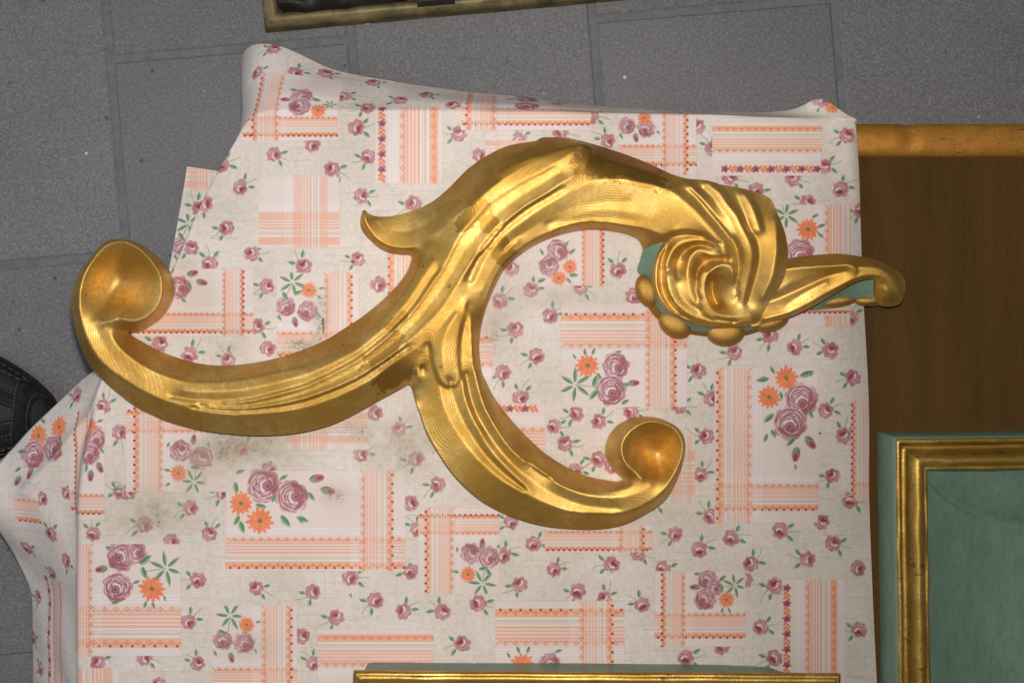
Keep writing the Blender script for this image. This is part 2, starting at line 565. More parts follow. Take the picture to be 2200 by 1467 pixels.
def leaf(x, y, ang, ln, wd, pale=False):
    c, s = math.cos(ang), math.sin(ang)
    light = C(158, 180, 152) if pale else C(142, 168, 136)
    dark = C(112, 145, 112) if pale else C(82, 118, 78)
    n = 9
    sl = win(x + c * ln / 2, y + s * ln / 2, ln * 0.6 + wd + 3)
    if sl is None: return
    gx, gy = xx[sl] + U0 - x, yy[sl] + V0 - y
    a, b = (gx * c + gy * s) / ln, (-gx * s + gy * c)
    prof = wd * 0.5 * np.sin(np.pi * np.clip(a, 0, 1) ** 0.8)
    m = np.clip(prof - np.abs(b) + 0.3, 0, 1) * ((a > 0) & (a < 1))
    put(sl, m, light)
    m2 = np.clip(prof * 0.8 - np.abs(b + 0.12 * wd) * 1.8 + 0.3, 0, 1) * ((a > 0.05) & (a < 0.8))
    put(sl, m2 * 0.9, dark)
    stroke([(x + c * ln * .1, y + s * ln * .1), (x + c * ln * .75, y + s * ln * .75)], 0.8, light, 0.7)
PINK, DEEP, PALE = C(186, 130, 132), C(140, 66, 69), C(228, 213, 217)
def jit(c, a=10):
    return c + rng.uniform(-a, a) + rng.uniform(-3, 3, 3).astype(np.float32)
def rose(x, y, stem=None, r=18, clip=None, tone=0):
    global CLIP
    CLIP = clip
    u, v = x, y
    if stem is not None:
        a = math.radians(stem)
        c, s = math.cos(a), math.sin(a)
        bend = rng.uniform(-0.35, 0.35)
        pts = [(u + c * r * k - s * bend * r * (k - .8) ** 2, v + s * r * k + c * bend * r * (k - .8) ** 2) for k in np.linspace(0.8, 2.25, 6)]
        stroke(pts, 2.0, C(150, 165, 138), 0.95, 1.6)
        for q in (-1, 1):
            aa = a + q * rng.uniform(0.55, 0.95)
            leaf(u + math.cos(a + q * .5) * r * .95, v + math.sin(a + q * .5) * r * .95, aa, r * rng.uniform(.85, 1.1), r * .48)
    p = rng.uniform(0, 6.28)
    for k in range(7):
        aa = p + k * 0.8976 + rng.uniform(-.2, .2)
        ell(u + math.cos(aa) * r * .58, v + math.sin(aa) * r * .58, r * rng.uniform(.36, .48), r * rng.uniform(.32, .42), aa, jit(PINK, 14), .97, 1.6)
    ell(u, v, r * .72, r * .68, p, jit(PINK, 8), .9, 3.5)
    f = rng.uniform(0, 6.28)
    fx, fy = math.cos(f), math.sin(f)
    # shaded side, folded petals, open heart and the white rim of the front petal
    for k in range(4):
        aa = f + rng.uniform(-1.4, 1.4)
        ell(u + math.cos(aa) * r * rng.uniform(.45, .7), v + math.sin(aa) * r * rng.uniform(.45, .7), r * rng.uniform(.16, .26), r * rng.uniform(.08, .14), aa + 1.57, jit(C(166, 104, 108), 12), .75, 2)
    for k in range(6):
        aa = f + 3.14 + rng.uniform(-1.8, 1.8)
        arc(u, v, r * rng.uniform(.5, .95), aa, aa + rng.uniform(.4, .9), rng.uniform(1.2, 2.2), jit(C(170, 112, 118) if k % 2 else PALE, 8), .6, .6)
    ell(u + fx * r * .36, v + fy * r * .36, r * rng.uniform(.34, .44), r * rng.uniform(.24, .32), f + 1.57 + rng.uniform(-.4, .4), jit(DEEP, 10), .92, 2.0, 3, .18, p)
    ell(u + fx * r * .62, v + fy * r * .62, r * .30, r * .12, f + 1.57, jit(C(176, 116, 120), 8), .8, 2)
    k1 = rng.uniform(-.5, .5)
    arc(u + fx * r * .22, v + fy * r * .22, r * .42, f + 1.8 + k1, f + 3.9 + k1, r * .26, PALE, .95, r * .06)
    arc(u - fx * r * .10, v - fy * r * .10, r * .5, f + 2.5 - k1, f + 3.9 - k1, r * .12, PALE, .55, r * .04)
    arc(u + fx * r * .34, v + fy * r * .34, r * .22, f - 1.2, f + .9, 1.8, jit(C(186, 128, 132), 6), .8)
    CLIP = None
def bigrose(x, y, r, f=0.0):
    p = rng.uniform(0, 6.28)
    for k in range(9):
        aa = p + k * .698 + rng.uniform(-.15, .15)
        ell(x + math.cos(aa) * r * .66, y + math.sin(aa) * r * .64, r * rng.uniform(.32, .42), r * rng.uniform(.3, .38), aa, jit(C(190, 140, 142), 14), .97, 1.8)
    ell(x, y, r * .8, r * .78, p, C(188, 140, 146), .95, 3)
    cx, cy = x + math.cos(f) * r * .22, y + math.sin(f) * r * .22
    # overlapping petals, from the outside to the heart: body, dark inner edge, white rim
    for q in (1.0, .84, .68, .52, .38):
        ox, oy = cx + (x - cx) * q, cy + (y - cy) * q
        n = 6 if q > .6 else 5
        p0 = rng.uniform(0, 6.28)
        for k in range(n):
            a0 = p0 + k * 6.283 / n + rng.uniform(-.2, .2)
            sp = rng.uniform(.75, 1.15)
            rr_ = r * q * rng.uniform(.84, .97)
            lit = math.cos(a0 + sp / 2 - f - 2.6)
            arc(ox, oy, rr_ - r * .07, a0, a0 + sp, r * .15, jit(C(192, 140, 143) if lit > -.2 else C(164, 104, 108), 9), .8, r * .06)
            arc(ox, oy, rr_ - r * .13, a0 + .1, a0 + sp * .9, r * rng.uniform(.05, .08), jit(C(138, 70, 74), 8), .9, r * .02)
            if lit > -.1 or rng.random() < .3:
                arc(ox, oy, rr_, a0 + .05, a0 + sp * .85, r * rng.uniform(.05, .10), jit(C(228, 214, 220), 5), .9, r * .02)
    ell(cx, cy, r * .30, r * .26, p, C(172, 118, 124), .9, 3)
    arc(cx, cy, r * .36, f + 2.0, f + 4.3, r * .15, C(230, 220, 226), .95, r * .05)
    arc(cx, cy, r * .22, f - 1.5, f + 1.2, r * .07, C(146, 80, 86), .9)
    ell(cx, cy, r * .10, r * .08, p, C(140, 72, 78), .9, 1.5)
def daisy(x, y, r):
    p = rng.uniform(0, 1)
    n = 13
    for k in range(n):
        a = p + k * 2 * math.pi / n
        q = r * rng.uniform(.9, 1.05)
        ell(x + math.cos(a) * q * .55, y + math.sin(a) * q * .55, q * .45, r * .15, a, jit(C(233, 128, 84), 10), .97, 1.2)
        stroke([(x + math.cos(a) * r * .3, y + math.sin(a) * r * .3), (x + math.cos(a) * r * .82, y + math.sin(a) * r * .82)], 1.1, C(244, 170, 132), .75)
        stroke([(x + math.cos(a + .22) * r * .3, y + math.sin(a + .22) * r * .3), (x + math.cos(a + .22) * r * .7, y + math.sin(a + .22) * r * .7)], 1.0, C(202, 92, 56), .6)
    ell(x, y, r * .17, r * .14, p, C(96, 128, 84), 1, 1.2)
def sprig(x, y, r, a0):
    stroke([(x, y), (x + math.cos(a0) * r * 1.2, y + math.sin(a0) * r * 1.2)], 1.5, C(112, 140, 104), .9)
    for k in range(6):
        a = a0 + .55 + k * 1.02
        leaf(x + math.cos(a) * r * .12, y + math.sin(a) * r * .12, a, r * rng.uniform(.75, 1.05), r * .26)
def bud(x, y, a, r=9):
    leaf(x - math.cos(a) * r * 1.6, y - math.sin(a) * r * 1.6, a + .35, r * 1.9, r * .8)
    leaf(x - math.cos(a) * r * 1.6, y - math.sin(a) * r * 1.6, a - .35, r * 1.9, r * .8)
    ell(x, y, r * .95, r * .6, a, C(178, 118, 124), 1, 1.4)
    ell(x + math.cos(a) * r * .2, y + math.sin(a) * r * .2, r * .6, r * .3, a, C(142, 74, 80), .9, 1.4)
PBG, PEACH, BORD, ZIG, DOT, WHT, TAN = C(226, 208, 201), C(231, 175, 152), C(235, 173, 140), C(214, 112, 74), C(142, 76, 78), C(232, 227, 228), C(212, 194, 172)
def band(x0, y0, x1, y1, axis, a, b, al=1.0, dots=True, lo=None, hi=None, border=True, outer=True):
    """striped band: a = coordinate of the dotted border's outer side, b = outer side of the zigzag-only border"""
    global CLIP
    w_ = b - a
    sg = 1 if w_ > 0 else -1
    W = abs(w_)
    def rect(s0, s1, col, al_=1.0):
        p, q = a + w_ * s0, a + w_ * s1
        p, q = min(p, q), max(p, q)
        if axis == 'H':
            sl = (slice(int(max(0, y0 - V0)), int(max(0, y1 - V0))), slice(int(max(0, x0 - U0)), int(max(0, x1 - U0))))
            g = yy[sl] + V0
        else:
            sl = (slice(int(max(0, y0 - V0)), int(max(0, y1 - V0))), slice(int(max(0, x0 - U0)), int(max(0, x1 - U0))))
            g = xx[sl] + U0
        m = np.clip(g - p + .5, 0, 1) * np.clip(q - g + .5, 0, 1)
        T[sl] += (col - T[sl]) * (m * al_ * al)[..., None]
    rect(0, .22, BORD if border else PEACH, .92)
    rect(.22, .25, TAN, .9)
    rect(.25, .28, WHT, .95)
    rect(.28, .46, C(222, 203, 186), .55)
    for s in (.31, .35, .40):
        rect(s, s + .018, C(202, 166, 138), .8)
    rect(.37, .39, WHT, .9)
    rect(.43, .465, WHT, .9)
    rect(.465, .84, PEACH, .92)
    for s in (.55, .64, .735):
        rect(s, s + .026, WHT, .95)
    rect(.84, 1.0, C(230, 196, 178) if border else PEACH, .8)
    if outer:
        for s in (1.08, 1.16, 1.24):
            rect(s, s + .03, WHT, .8)
    if not border:
        return
    lo_, hi_ = (x0, x1) if axis == 'H' else (y0, y1)
    lo_ = lo_ if lo is None else lo
    hi_ = hi_ if hi is None else hi
    CLIP = (x0, y0, x1, y1)
    per = max(11.0, W * .27)
    def pt(t, s):
        g = a + w_ * s
        return (t, g) if axis == 'H' else (g, t)
    def zig(s0, s1, tri=True):
        t = lo_
        k = 0
        while t < hi_:
            stroke([pt(t, s0), pt(t + per / 2, s1), pt(t + per, s0)], 1.3, ZIG, .85)
            if tri:
                m = t + per
                g = s0
                stroke([pt(m - per * .16, s1 + (s0 - s1) * .22), pt(m + per * .16, s1 + (s0 - s1) * .22)], 2.2, ZIG, .85)
                stroke([pt(m, s1 + (s0 - s1) * .05 + (s0 - s1) * .4), pt(m, s1 + (s0 - s1) * .3)], 2.2, ZIG, .85)
            t += per
    zig(.18, .06)
    zig(.98, .86)
    if dots:
        t = lo_ + per * .5
        while t < hi_:
            q = pt(t, .035)
            ell(q[0], q[1], 2.9, 2.7, 0, DOT, .95, 1.2)
            t += per
    CLIP = None
def vine(axis, g, lo, hi):
    t = lo
    k = 0
    while t < hi:
        def pt(dt, dg):
            return (t + dt, g + dg) if axis == 'H' else (g + dg, t + dt)
        ell(*pt(0, 0), 8, 7, 0, C(158, 92, 98), .95, 1.6, 5, .2, k)
        ell(*pt(1, 1), 3, 2.5, 0, C(128, 66, 72), .9, 1.2)
        for dt, dg, a in ((11, -4, -.7), (15, 4, .7), (20, -4, -.7), (24, 4, .6)):
            aa = a if axis == 'H' else math.pi / 2 - a
            ell(*pt(dt, dg), 5.2, 2.5, aa, C(224, 122, 82), .95, 1.2)
        stroke([pt(8, 0), pt(27, 0)], 1.4, C(220, 110, 70), .9)
        t += 33
        k += 1
def patch(x0, y0, x1, y1, Hb=None, Vb=None, plain=False, Hk=None, Vk=None, vn=None, dots=True):
    sl = (slice(int(max(0, y0 - V0)), int(max(0, y1 - V0))), slice(int(max(0, x0 - U0)), int(max(0, x1 - U0))))
    nz = (rng.random(T[sl].shape[:2]).astype(np.float32) - .5) * 9
    T[sl] = PBG + nz[..., None]
    for q in ((x0, y0, x1, y0), (x0, y1, x1, y1), (x0, y0, x0, y1), (x1, y0, x1, y1)):
        stroke([(q[0], q[1]), (q[2], q[3])], 1.0, C(214, 176, 160), .5)
    if Hb:
        band(x0, y0, x1, y1, 'H', Hb[0], Hb[1], 1, dots, border=not plain, **(Hk or {}))
    if Vb:
        band(x0, y0, x1, y1, 'V', Vb[0], Vb[1], .66 if Hb else 1, dots, border=not plain, **(Vk or {}))
    if vn:
        vine(*vn)
    sl2 = sl
    T[sl2] += ((rng.random(T[sl2].shape[:2]).astype(np.float32) - .5) * 9)[..., None]

# patches first, clipped roses afterwards where the photo shows them beside a patch
u_, v_ = to_uv(560, 205)
PATCHES = [
    ((520, 165 - 40, 725, 302), (293, 250), (540, 598), {}),
    ((805, 226, 950, 394), None, (941, 858), dict(vn=('V', 820, 232, 392), dots=False)),
    ((990, 130, 1270, 280), (269, 222), (999, 1066), {}),
    ((1328, 205, 1496, 376), (356, 310), (1478, 1422), {}),
    ((1530, 262, 1764, 378), (270, 328), None, dict(vn=('H', 363, 1557, 1762), dots=False)),
    ((556, 380, 729, 533), (525, 456), (703, 631), dict(plain=True)),
    ((1042, 302, 1150, 400), (303, 350), (1064, 1120), dict(plain=True)),
    ((594, 586, 770, 770), (765, 711), (757, 695), {}),
    ((290, 577, 544, 722), (715, 671), (524, 477), {}),
    ((833, 546, 905, 640), None, (832, 900), {}),
    ((1156, 470, 1299, 614), None, (1297, 1249), {}),
    ((1206, 652, 1476, 874), (672, 748), (1453, 1386), {}),
    ((1535, 790, 1757, 1122), (1096, 1038), (1538, 1615), {}),
    ((1664, 440, 1827, 700), None, (1840, 1771), {}),
    ((1828, 862, 1900, 1076), (1085, 1035), (1828, 1880), {}),
    ((485, 1010, 870, 1226), (1221, 1152), (845, 774), {}),
    ((152, 1168, 388, 1408), (1390, 1301), (128, 199), {}),
    ((455, 1300, 638, 1490), (1490, 1432), (628, 561), {}),
    ((682, 1350, 931, 1500), (1361, 1432), None, dict(dots=False)),
    ((898, 1090, 1073, 1274), (1104, 1148), (912, 975), {}),
    ((1064, 1290, 1341, 1500), (1306, 1386), (1318, 1244), {}),
    ((1406, 1226, 1601, 1388), (1370, 1315), (1420, 1472), {}),
    ((1680, 1244, 1815, 1520), None, (1799, 1729), dict(vn=('V', 1690, 1262, 1500), dots=False)),
    ((1170, 1128, 1401, 1186), (1182, 1138), (1384, 1328), {}),
    ((1000, 866, 1171, 975), (992, 916), None, dict(vn=('H', 877, 1062, 1160), dots=False)),
    ((930, 900, 1030, 990), (930, 972), None, {}),
    ((270, 868, 500, 1056), (880, 930), (286, 350), {}),
    ((612, 880, 790, 966), (950, 885), (628, 702), dict(plain=True)),
    ((1390, 935, 1493, 1080), (968, 1062), (1486, 1440), dict(plain=True)),
    ((1000, 640, 1058, 816), (722, 788), None, {}),
    ((1700, 560, 1826, 678), (672, 640), None, {}),
    ((165, 1434, 255, 1560), None, (158, 240), dict(plain=True)),
]
for (r4, hb, vb, kw) in PATCHES:
    patch(*r4, Hb=hb, Vb=vb, **kw)
# print on the flap that hangs down at the lower left
def uvrect(pts):
    a = np.array([to_uv(*p) for p in pts])
    return a[:, 0].min(), a[:, 1].min(), a[:, 0].max(), a[:, 1].max()
fx0, fy0, fx1, fy1 = uvrect([(5, 1060), (92, 1135)])
patch(-60, 1058, fx1, 1162, Hb=(1142, 1084))
patch(100, 880, 224, 1116, Hb=(1104, 1060), Vb=(116, 160))
gx, gy = to_uv(112, 1380)
patch(gx - 34, 1286, gx + 60, 1600, Vb=(gx + 54, gx + 2), vn=('V', gx - 22, 1292, 1600), dots=False)

def bouquet(*items):
    for it in items:
        k = it[0]
        if k == 'R': bigrose(it[1], it[2], it[3], it[4] if len(it) > 4 else 0)
        elif k == 'D': daisy(*it[1:])
        elif k == 'S': sprig(*it[1:])
        elif k == 'B': bud(*it[1:])
        elif k == 'L': leaf(it[1], it[2], math.radians(it[3]), it[4], it[4] * .42)
def B(items, clip=None):
    global CLIP
    CLIP = clip
    bouquet(*items)
    CLIP = None
q = to_uv(650, 208); q2 = to_uv(642, 228); q3 = to_uv(684, 239); q4 = to_uv(704, 228)
B([('L', q[0] - 30, q[1] - 22, 10, 20), ('L', q[0] + 20, q[1] + 6, 20, 26), ('R', q[0], q[1], 25, .6), ('R', q2[0], q2[1], 25, 3), ('D', q3[0], q3[1] - 2, 18), ('S', q4[0], q4[1] - 4, 18, 2.6), ('B', to_uv(610, 214)[0], to_uv(610, 214)[1], 3.2, 9)])
q = to_uv(1130, 214); q2 = to_uv(1125, 228)
B([('R', q[0], q[1], 28, .4), ('R', q2[0] + 6, q2[1] - 4, 27, 2), ('L', q[0] - 50, q[1] + 6, 0, 26), ('D', q[0] + 66, q[1] + 24, 16), ('S', q[0] + 82, q[1] + 2, 20, 3), ('L', q[0] - 30, q[1] - 26, 10, 22)])
B([('R', 1346, 270, 19, 1), ('R', 1388, 276, 20, 2.2), ('D', 1384, 253, 15), ('B', 1366, 298, 1.3, 8), ('L', 1330, 286, 60, 16), ('L', 1410, 280, 50, 12)])
B([('S', 628, 606, 32, 2.0), ('D', 663, 623, 18), ('L', 684, 620, -10, 14), ('L', 680, 634, 40, 14), ('R', 613, 658, 22, 1.2), ('R', 661, 668, 23, 2.4), ('L', 606, 626, 60, 24), ('L', 630, 632, -20, 22), ('B', 634, 694, 1.3, 9), ('L', 682, 672, 60, 14), ('L', 596, 676, 60, 16)], (594, 586, 770, 770))
B([('R', 384, 617, 26, .6), ('B', 416, 586, -.3, 10), ('B', 436, 607, .2, 10), ('L', 402, 606, 60, 20), ('L', 366, 588, -60, 18), ('L', 388, 640, 40, 16)], (290, 577, 544, 722))
B([('L', 1168, 548, -120, 18), ('R', 1197, 538, 25, .3), ('L', 1222, 546, -40, 20), ('L', 1214, 530, -60, 16), ('R', 1179, 571, 23, 5), ('D', 1224, 573, 17), ('D', 1200, 597, 17), ('L', 1172, 598, 160, 24), ('L', 1216, 596, 50, 18), ('L', 1222, 592, -5, 22)], (1156, 470, 1299, 620))
B([('L', 1238, 770, -130, 14), ('L', 1258, 764, -100, 18), ('L', 1272, 762, -70, 18), ('L', 1318, 760, -20, 20), ('D', 1262, 785, 26), ('R', 1322, 786, 30, .6), ('L', 1282, 800, 60, 20), ('S', 1235, 826, 36, .1), ('L', 1274, 830, -70, 30), ('R', 1312, 838, 33, 1.2), ('L', 1284, 836, 130, 30), ('B', 1364, 822, -.1, 10), ('L', 1334, 826, 0, 22), ('L', 1334, 868, -30, 22)], (1206, 652, 1476, 874))
B([('L', 1664, 802, -120, 20), ('L', 1652, 812, 170, 30), ('L', 1718, 808, -20, 34), ('L', 1740, 808, -60, 16), ('R', 1722, 858, 36, 1.4), ('D', 1689, 812, 27), ('D', 1652, 852, 26), ('L', 1676, 840, 80, 20), ('R', 1697, 908, 37, 1.7), ('L', 1662, 888, 140, 30), ('L', 1736, 880, 60, 22), ('L', 1648, 930, 110, 22), ('L', 1656, 922, 60, 22), ('L', 1708, 936, 130, 30), ('B', 1743, 953, .9, 13), ('B', 1709, 979, 1.7, 13), ('L', 1708, 996, 85, 14)], (1535, 780, 1757, 1122))
B([('S', 1689, 462, 32, -2.0), ('L', 1744, 468, -30, 18), ('L', 1756, 488, -20, 20), ('L', 1756, 500, 40, 18), ('D', 1736, 493, 25), ('L', 1690, 508, 170, 24), ('R', 1716, 548, 36, .9)], (1664, 440, 1827, 700))
B([('L', 506, 1016, -20, 22), ('L', 504, 1034, 80, 28), ('R', 566, 1042, 38, .2), ('R', 627, 1066, 36, .1), ('L', 600, 1030, -30, 22), ('D', 517, 1080, 27), ('D', 558, 1118, 30), ('L', 548, 1084, 10, 26), ('L', 514, 1106, 120, 26), ('L', 514, 1118, 70, 30), ('L', 602, 1106, 50, 34), ('L', 636, 1110, 20, 30), ('L', 640, 1108, 60, 20), ('B', 684, 1026, -.2, 13), ('B', 708, 1054, .2, 13), ('L', 660, 1056, 50, 26), ('L', 584, 1078, -60, 22)], (485, 1006, 870, 1226))
B([('L', 226, 1174, 20, 26), ('R', 262, 1194, 33, 2.8), ('R', 292, 1186, 24, .4), ('R', 252, 1260, 32, 2.4), ('D', 326, 1264, 29), ('S', 356, 1220, 36, 3.0), ('L', 300, 1212, -40, 34), ('L', 304, 1216, 70, 30), ('B', 214, 1222, 2.9, 11), ('L', 300, 1246, 160, 18), ('L', 238, 1295, -10, 20), ('L', 314, 1290, 110, 18), ('L', 326, 1292, 70, 18), ('L', 352, 1278, 80, 14)], (152, 1168, 388, 1408))
B([('S', 494, 1322, 32, 1.7), ('D', 529, 1341, 18), ('R', 478, 1374, 22, 1.6), ('R', 524, 1380, 23, 1.2), ('L', 468, 1352, 30, 22), ('B', 497, 1414, 1.3, 9), ('L', 458, 1396, 60, 16), ('L', 546, 1392, 60, 12), ('L', 548, 1336, -10, 14)], (455, 1300, 638, 1490))
B([('R', 1012, 1188, 23, -.6), ('R', 1050, 1196, 24, .8), ('D', 1005, 1233, 18), ('S', 1036, 1252, 30, -1.4), ('B', 1036, 1164, -1.5, 9), ('L', 1066, 1176, -30, 18), ('L', 1028, 1222, -10, 22), ('L', 986, 1228, 190, 16), ('L', 982, 1186, -90, 14), ('L', 1044, 1220, 60, 22)], (898, 1090, 1073, 1274))
B([('L', 1116, 1402, -110, 18), ('L', 1132, 1402, -70, 18), ('L', 1096, 1412, -120, 16), ('D', 1122, 1428, 27), ('R', 1180, 1424, 25, 1), ('L', 1192, 1400, -20, 18)], (1064, 1290, 1341, 1500))
B([('L', 1490, 1232, 0, 18), ('R', 1520, 1244, 22, 2.5), ('R', 1534, 1262, 18, .6), ('R', 1514, 1286, 24, 2.6), ('D', 1560, 1287, 18), ('S', 1578, 1256, 27, 3.0), ('L', 1544, 1248, -40, 22), ('L', 1548, 1254, 80, 20), ('B', 1490, 1260, 3.1, 9), ('L', 1500, 1308, -20, 14), ('L', 1552, 1304, 100, 14), ('L', 1564, 1304, 70, 14)], (1406, 1220, 1601, 1388))
B([('R', 388, 968, 24, 5.2), ('R', 432, 982, 26, -.8), ('D', 383, 1016, 19), ('S', 416, 1034, 30, -1.4), ('B', 416, 941, -1.5, 9), ('L', 358, 960, -60, 14), ('L', 408, 1002, 10, 24), ('L', 366, 1010, 190, 16), ('L', 366, 1036, 150, 16), ('L', 446, 948, 80, 16)], (270, 868, 500, 1060))
B([('R', 205, 940, 26, 1.4), ('R', 190, 974, 25, 1.2), ('D', 190, 915, 19), ('D', 168, 942, 19), ('L', 162, 968, 130, 18), ('L', 208, 906, -20, 16), ('L', 214, 962, 50, 16), ('B', 215, 1006, 1.1, 10), ('B', 194, 1024, 1.6, 10), ('L', 186, 996, 100, 20)], (100, 880, 224, 1116))
a1, a2, a3 = to_uv(82, 937), to_uv(128, 914), to_uv(70, 978)
B([('D', a1[0], a1[1], 27), ('D', a2[0], a2[1], 25), ('R', a3[0], a3[1], 34, 1.4), ('R', a2[0] - 10, a2[1] + 46, 32, .8), ('L', a1[0] + 14, a1[1] - 30, -150, 22), ('L', a3[0] - 24, a3[1] - 8, 170, 26), ('B', a3[0] - 4, a3[1] + 46, 1.9, 11), ('B', a3[0] - 40, a3[1] + 64, 2.2, 11), ('L', a3[0] - 30, a3[1] + 30, 150, 22)])
q = to_uv(1770, 214); 
B([('R', q[0], q[1], 20, 1), ('D', q[0] + 18, q[1] + 20, 15), ('L', q[0] - 8, q[1] + 18, 120, 14)])

ROSES = [(590, 104, 170), (633, 155, -40), (697, 158, 20), (803, 177, 20), (552, 156, 20), (740, 207, -10), (862, 215, 180), (788, 232, 165), (765, 274, 0), (588, 332, 20),
    (671, 310, None), (791, 337, 150), (713, 363, 20), (475, 351, -20), (516, 402, -30), (776, 420, 10), (888, 438, 150), (440, 437, 130), (486, 490, 150), (410, 532, 165),
    (540, 545, 0), (450, 568, -90), (652, 572, -130), (768, 557, 165), (573, 614, 155), (813, 611, None), (551, 700, 20), (407, 762, -45), (490, 773, -120), (575, 748, None),
    (343, 737, 170), (918, 204, 20), (970, 226, None), (985, 287, 175), (1115, 300, -70), (1305, 303, -135), (1030, 334, None), (1204, 284, 10), (1268, 250, 0), (1497, 272, None),
    (1530, 319, -120), (1820, 291, 170), (1770, 357, -10), (1702, 384, 10), (1567, 380, 20), (1624, 409, 30), (1805, 407, -45), (1735, 434, 170), (1850, 452, 150), (1099, 577, None),
    (1140, 622, -40), (1073, 646, -45), (1181, 678, -40), (1107, 707, 145), (1327, 580, -90), (1246, 618, 20), (1361, 636, None), (1152, 764, 155), (1080, 800, 120), (1118, 853, -80),
    (1578, 757, 150), (1655, 720, 130), (1707, 746, -35), (1784, 752, 200), (1500, 796, 170), (1832, 811, 170), (1828, 683, -75), (1774, 881, -25), (1812, 936, -80), (1458, 872, 0),
    (1517, 936, 180), (1528, 856, -120), (1505, 1018, -45), (1788, 1021, 150), (1826, 1074, 10), (1526, 1108, -130), (1450, 1146, 150), (1502, 1180, -45), (1570, 1155, -20), (1676, 1138, 10),
    (1789, 1166, 20), (1612, 1210, -40), (1735, 1200, 180), (1843, 1220, None), (1424, 1220, 20), (1664, 1258, 150), (1634, 1346, -10), (1845, 1352, 170), (1550, 1388, None), (1473, 1412, 0),
    (1664, 1412, 160), (1765, 1120, None), (1098, 1121, 180), (1146, 1167, -20), (1190, 1222, -35), (1313, 1212, 180), (1370, 1187, 20), (1116, 1254, 140), (1241, 1269, 150), (1379, 1298, -140),
    (1298, 1285, -60), (1080, 1192, -40), (752, 1240, 0), (882, 1226, 195), (672, 1270, 140), (806, 1288, 145), (866, 1312, -40), (950, 1313, -140), (1027, 1295, 20), (722, 1325, 150),
    (648, 1365, None), (993, 1381, 170), (673, 1424, -120), (520, 962, -20), (805, 887, None), (856, 922, -45), (775, 975, -30), (893, 985, 140), (940, 1040, 150), (478, 1056, 150),
    (882, 1080, None), (450, 1146, -75), (578, 1008, None), (896, 1136, -120), (258, 1057, 200), (310, 1126, 170), (408, 1090, 165), (200, 1146, -100), (368, 1162, None), (425, 1245, 180),
    (550, 1262, 20), (404, 1334, -45), (424, 1424, -130), (310, 1412, 10), (210, 1422, -60), (340, 1470, None), (92, 1070, 190), (58, 1175, 20), (140, 1200, 60), (112, 1233, 170),
    (108, 1148, -80), (82, 1281, 140), (72, 1370, 20), (88, 1436, 180), (222, 872, -60), (256, 928, 75), (276, 1056, -130), (165, 846, 150), (145, 1055, 40), (1285, 985, 150),
    (1213, 952, 20), (1238, 888, 160), (1286, 905, -30), (1355, 885, -10), (1190, 915, 10), (1400, 1078, 10), (1316, 1000, None), (1235, 1010, -20), (1020, 1250, None), (1600, 1245, None)]
PR = [r4 for (r4, _, _, _) in PATCHES]
def patch_at(x, y):
    return [r for r in PR if r[0] < x < r[2] and r[1] < y < r[3]]
BASE = T.copy()
KEEP = np.zeros((THX, TWX), bool)          # patches overlap the scattered roses, as on the real print
for r in PR + [(-60, 1058, fx1, 1162), (100, 880, 224, 1116), (gx - 34, 1286, gx + 60, 1600)]:
    KEEP[int(max(0, r[1] - V0)):int(max(0, r[3] - V0)), int(max(0, r[0] - U0)):int(max(0, r[2] - U0))] = True
for (x, y, st) in ROSES:
    u, v = to_uv(x, y)
    rose(u, v, st, r=rng.uniform(16.5, 19))
T[KEEP] = BASE[KEEP]
# dirt: brown bloom and black speckles where the photo is soiled
def soil(cx, cy, rx, ry, brown, black, seed):
    sl = win(cx, cy, max(rx, ry) * 1.3)
    gx_, gy_ = xx[sl] + U0 - cx, yy[sl] + V0 - cy
    fall = np.exp(-((gx_ / rx) ** 2 + (gy_ / ry) ** 2) * 1.3)
    T[sl] += (C(176, 160, 138) - T[sl]) * np.clip(fall * brown * (0.5 + 1.3 * SN[sl]), 0, .8)[..., None]
    m = np.clip((SP[sl] - (1.0 - .285 * fall * black)) * 9, 0, 1) * (fall > .08)
    T[sl] += (C(98, 90, 80) - T[sl]) * (m * .58)[..., None]
SN = vnoise(14, 5)
SP = 0.5 * vnoise(1.7, 6) + 0.3 * vnoise(3.4, 8) + 0.2 * vnoise(9, 11)
SP = (SP - SP.min()) / (SP.max() - SP.min())
for k, s in enumerate([(495, 955, 70, 45, .55, 1.9), (480, 975, 26, 22, .4, 2.2), (560, 960, 90, 50, .5, 1.3), (860, 965, 80, 70, .45, 1.4), (935, 930, 50, 80, .35, 1.2), (690, 690, 26, 80, .35, 1.7),
                       (650, 740, 60, 22, .4, 1.8), (500, 745, 60, 40, .25, 1.2), (340, 1100, 90, 60, .4, 1.3), (300, 1125, 70, 22, .3, 1.3), (720, 1060, 50, 30, .3, 1.4), (440, 1010, 60, 60, .35, 1.1),
                       (1060, 690, 40, 70, .3, 1.0), (1060, 720, 16, 60, .3, 1.5), (1200, 640, 130, 30, .3, .4), (1320, 1110, 300, 60, .18, .5), (540, 1390, 60, 40, .2, 1.0), (900, 880, 40, 50, .25, 1.0), (770, 930, 90, 40, .35, 1.3)]):
    soil(*s, k)
stroke([(693, 684), (695, 714)], 4, C(60, 54, 48), .8, 2)
stroke([(752, 1275), (755, 1282)], 3, C(66, 70, 52), .8, 1.5)
ell(758, 562, 3, 2.5, 0, C(40, 38, 36), .9)
ell(1761, 930, 2, 2, 0, C(60, 50, 40), .9)
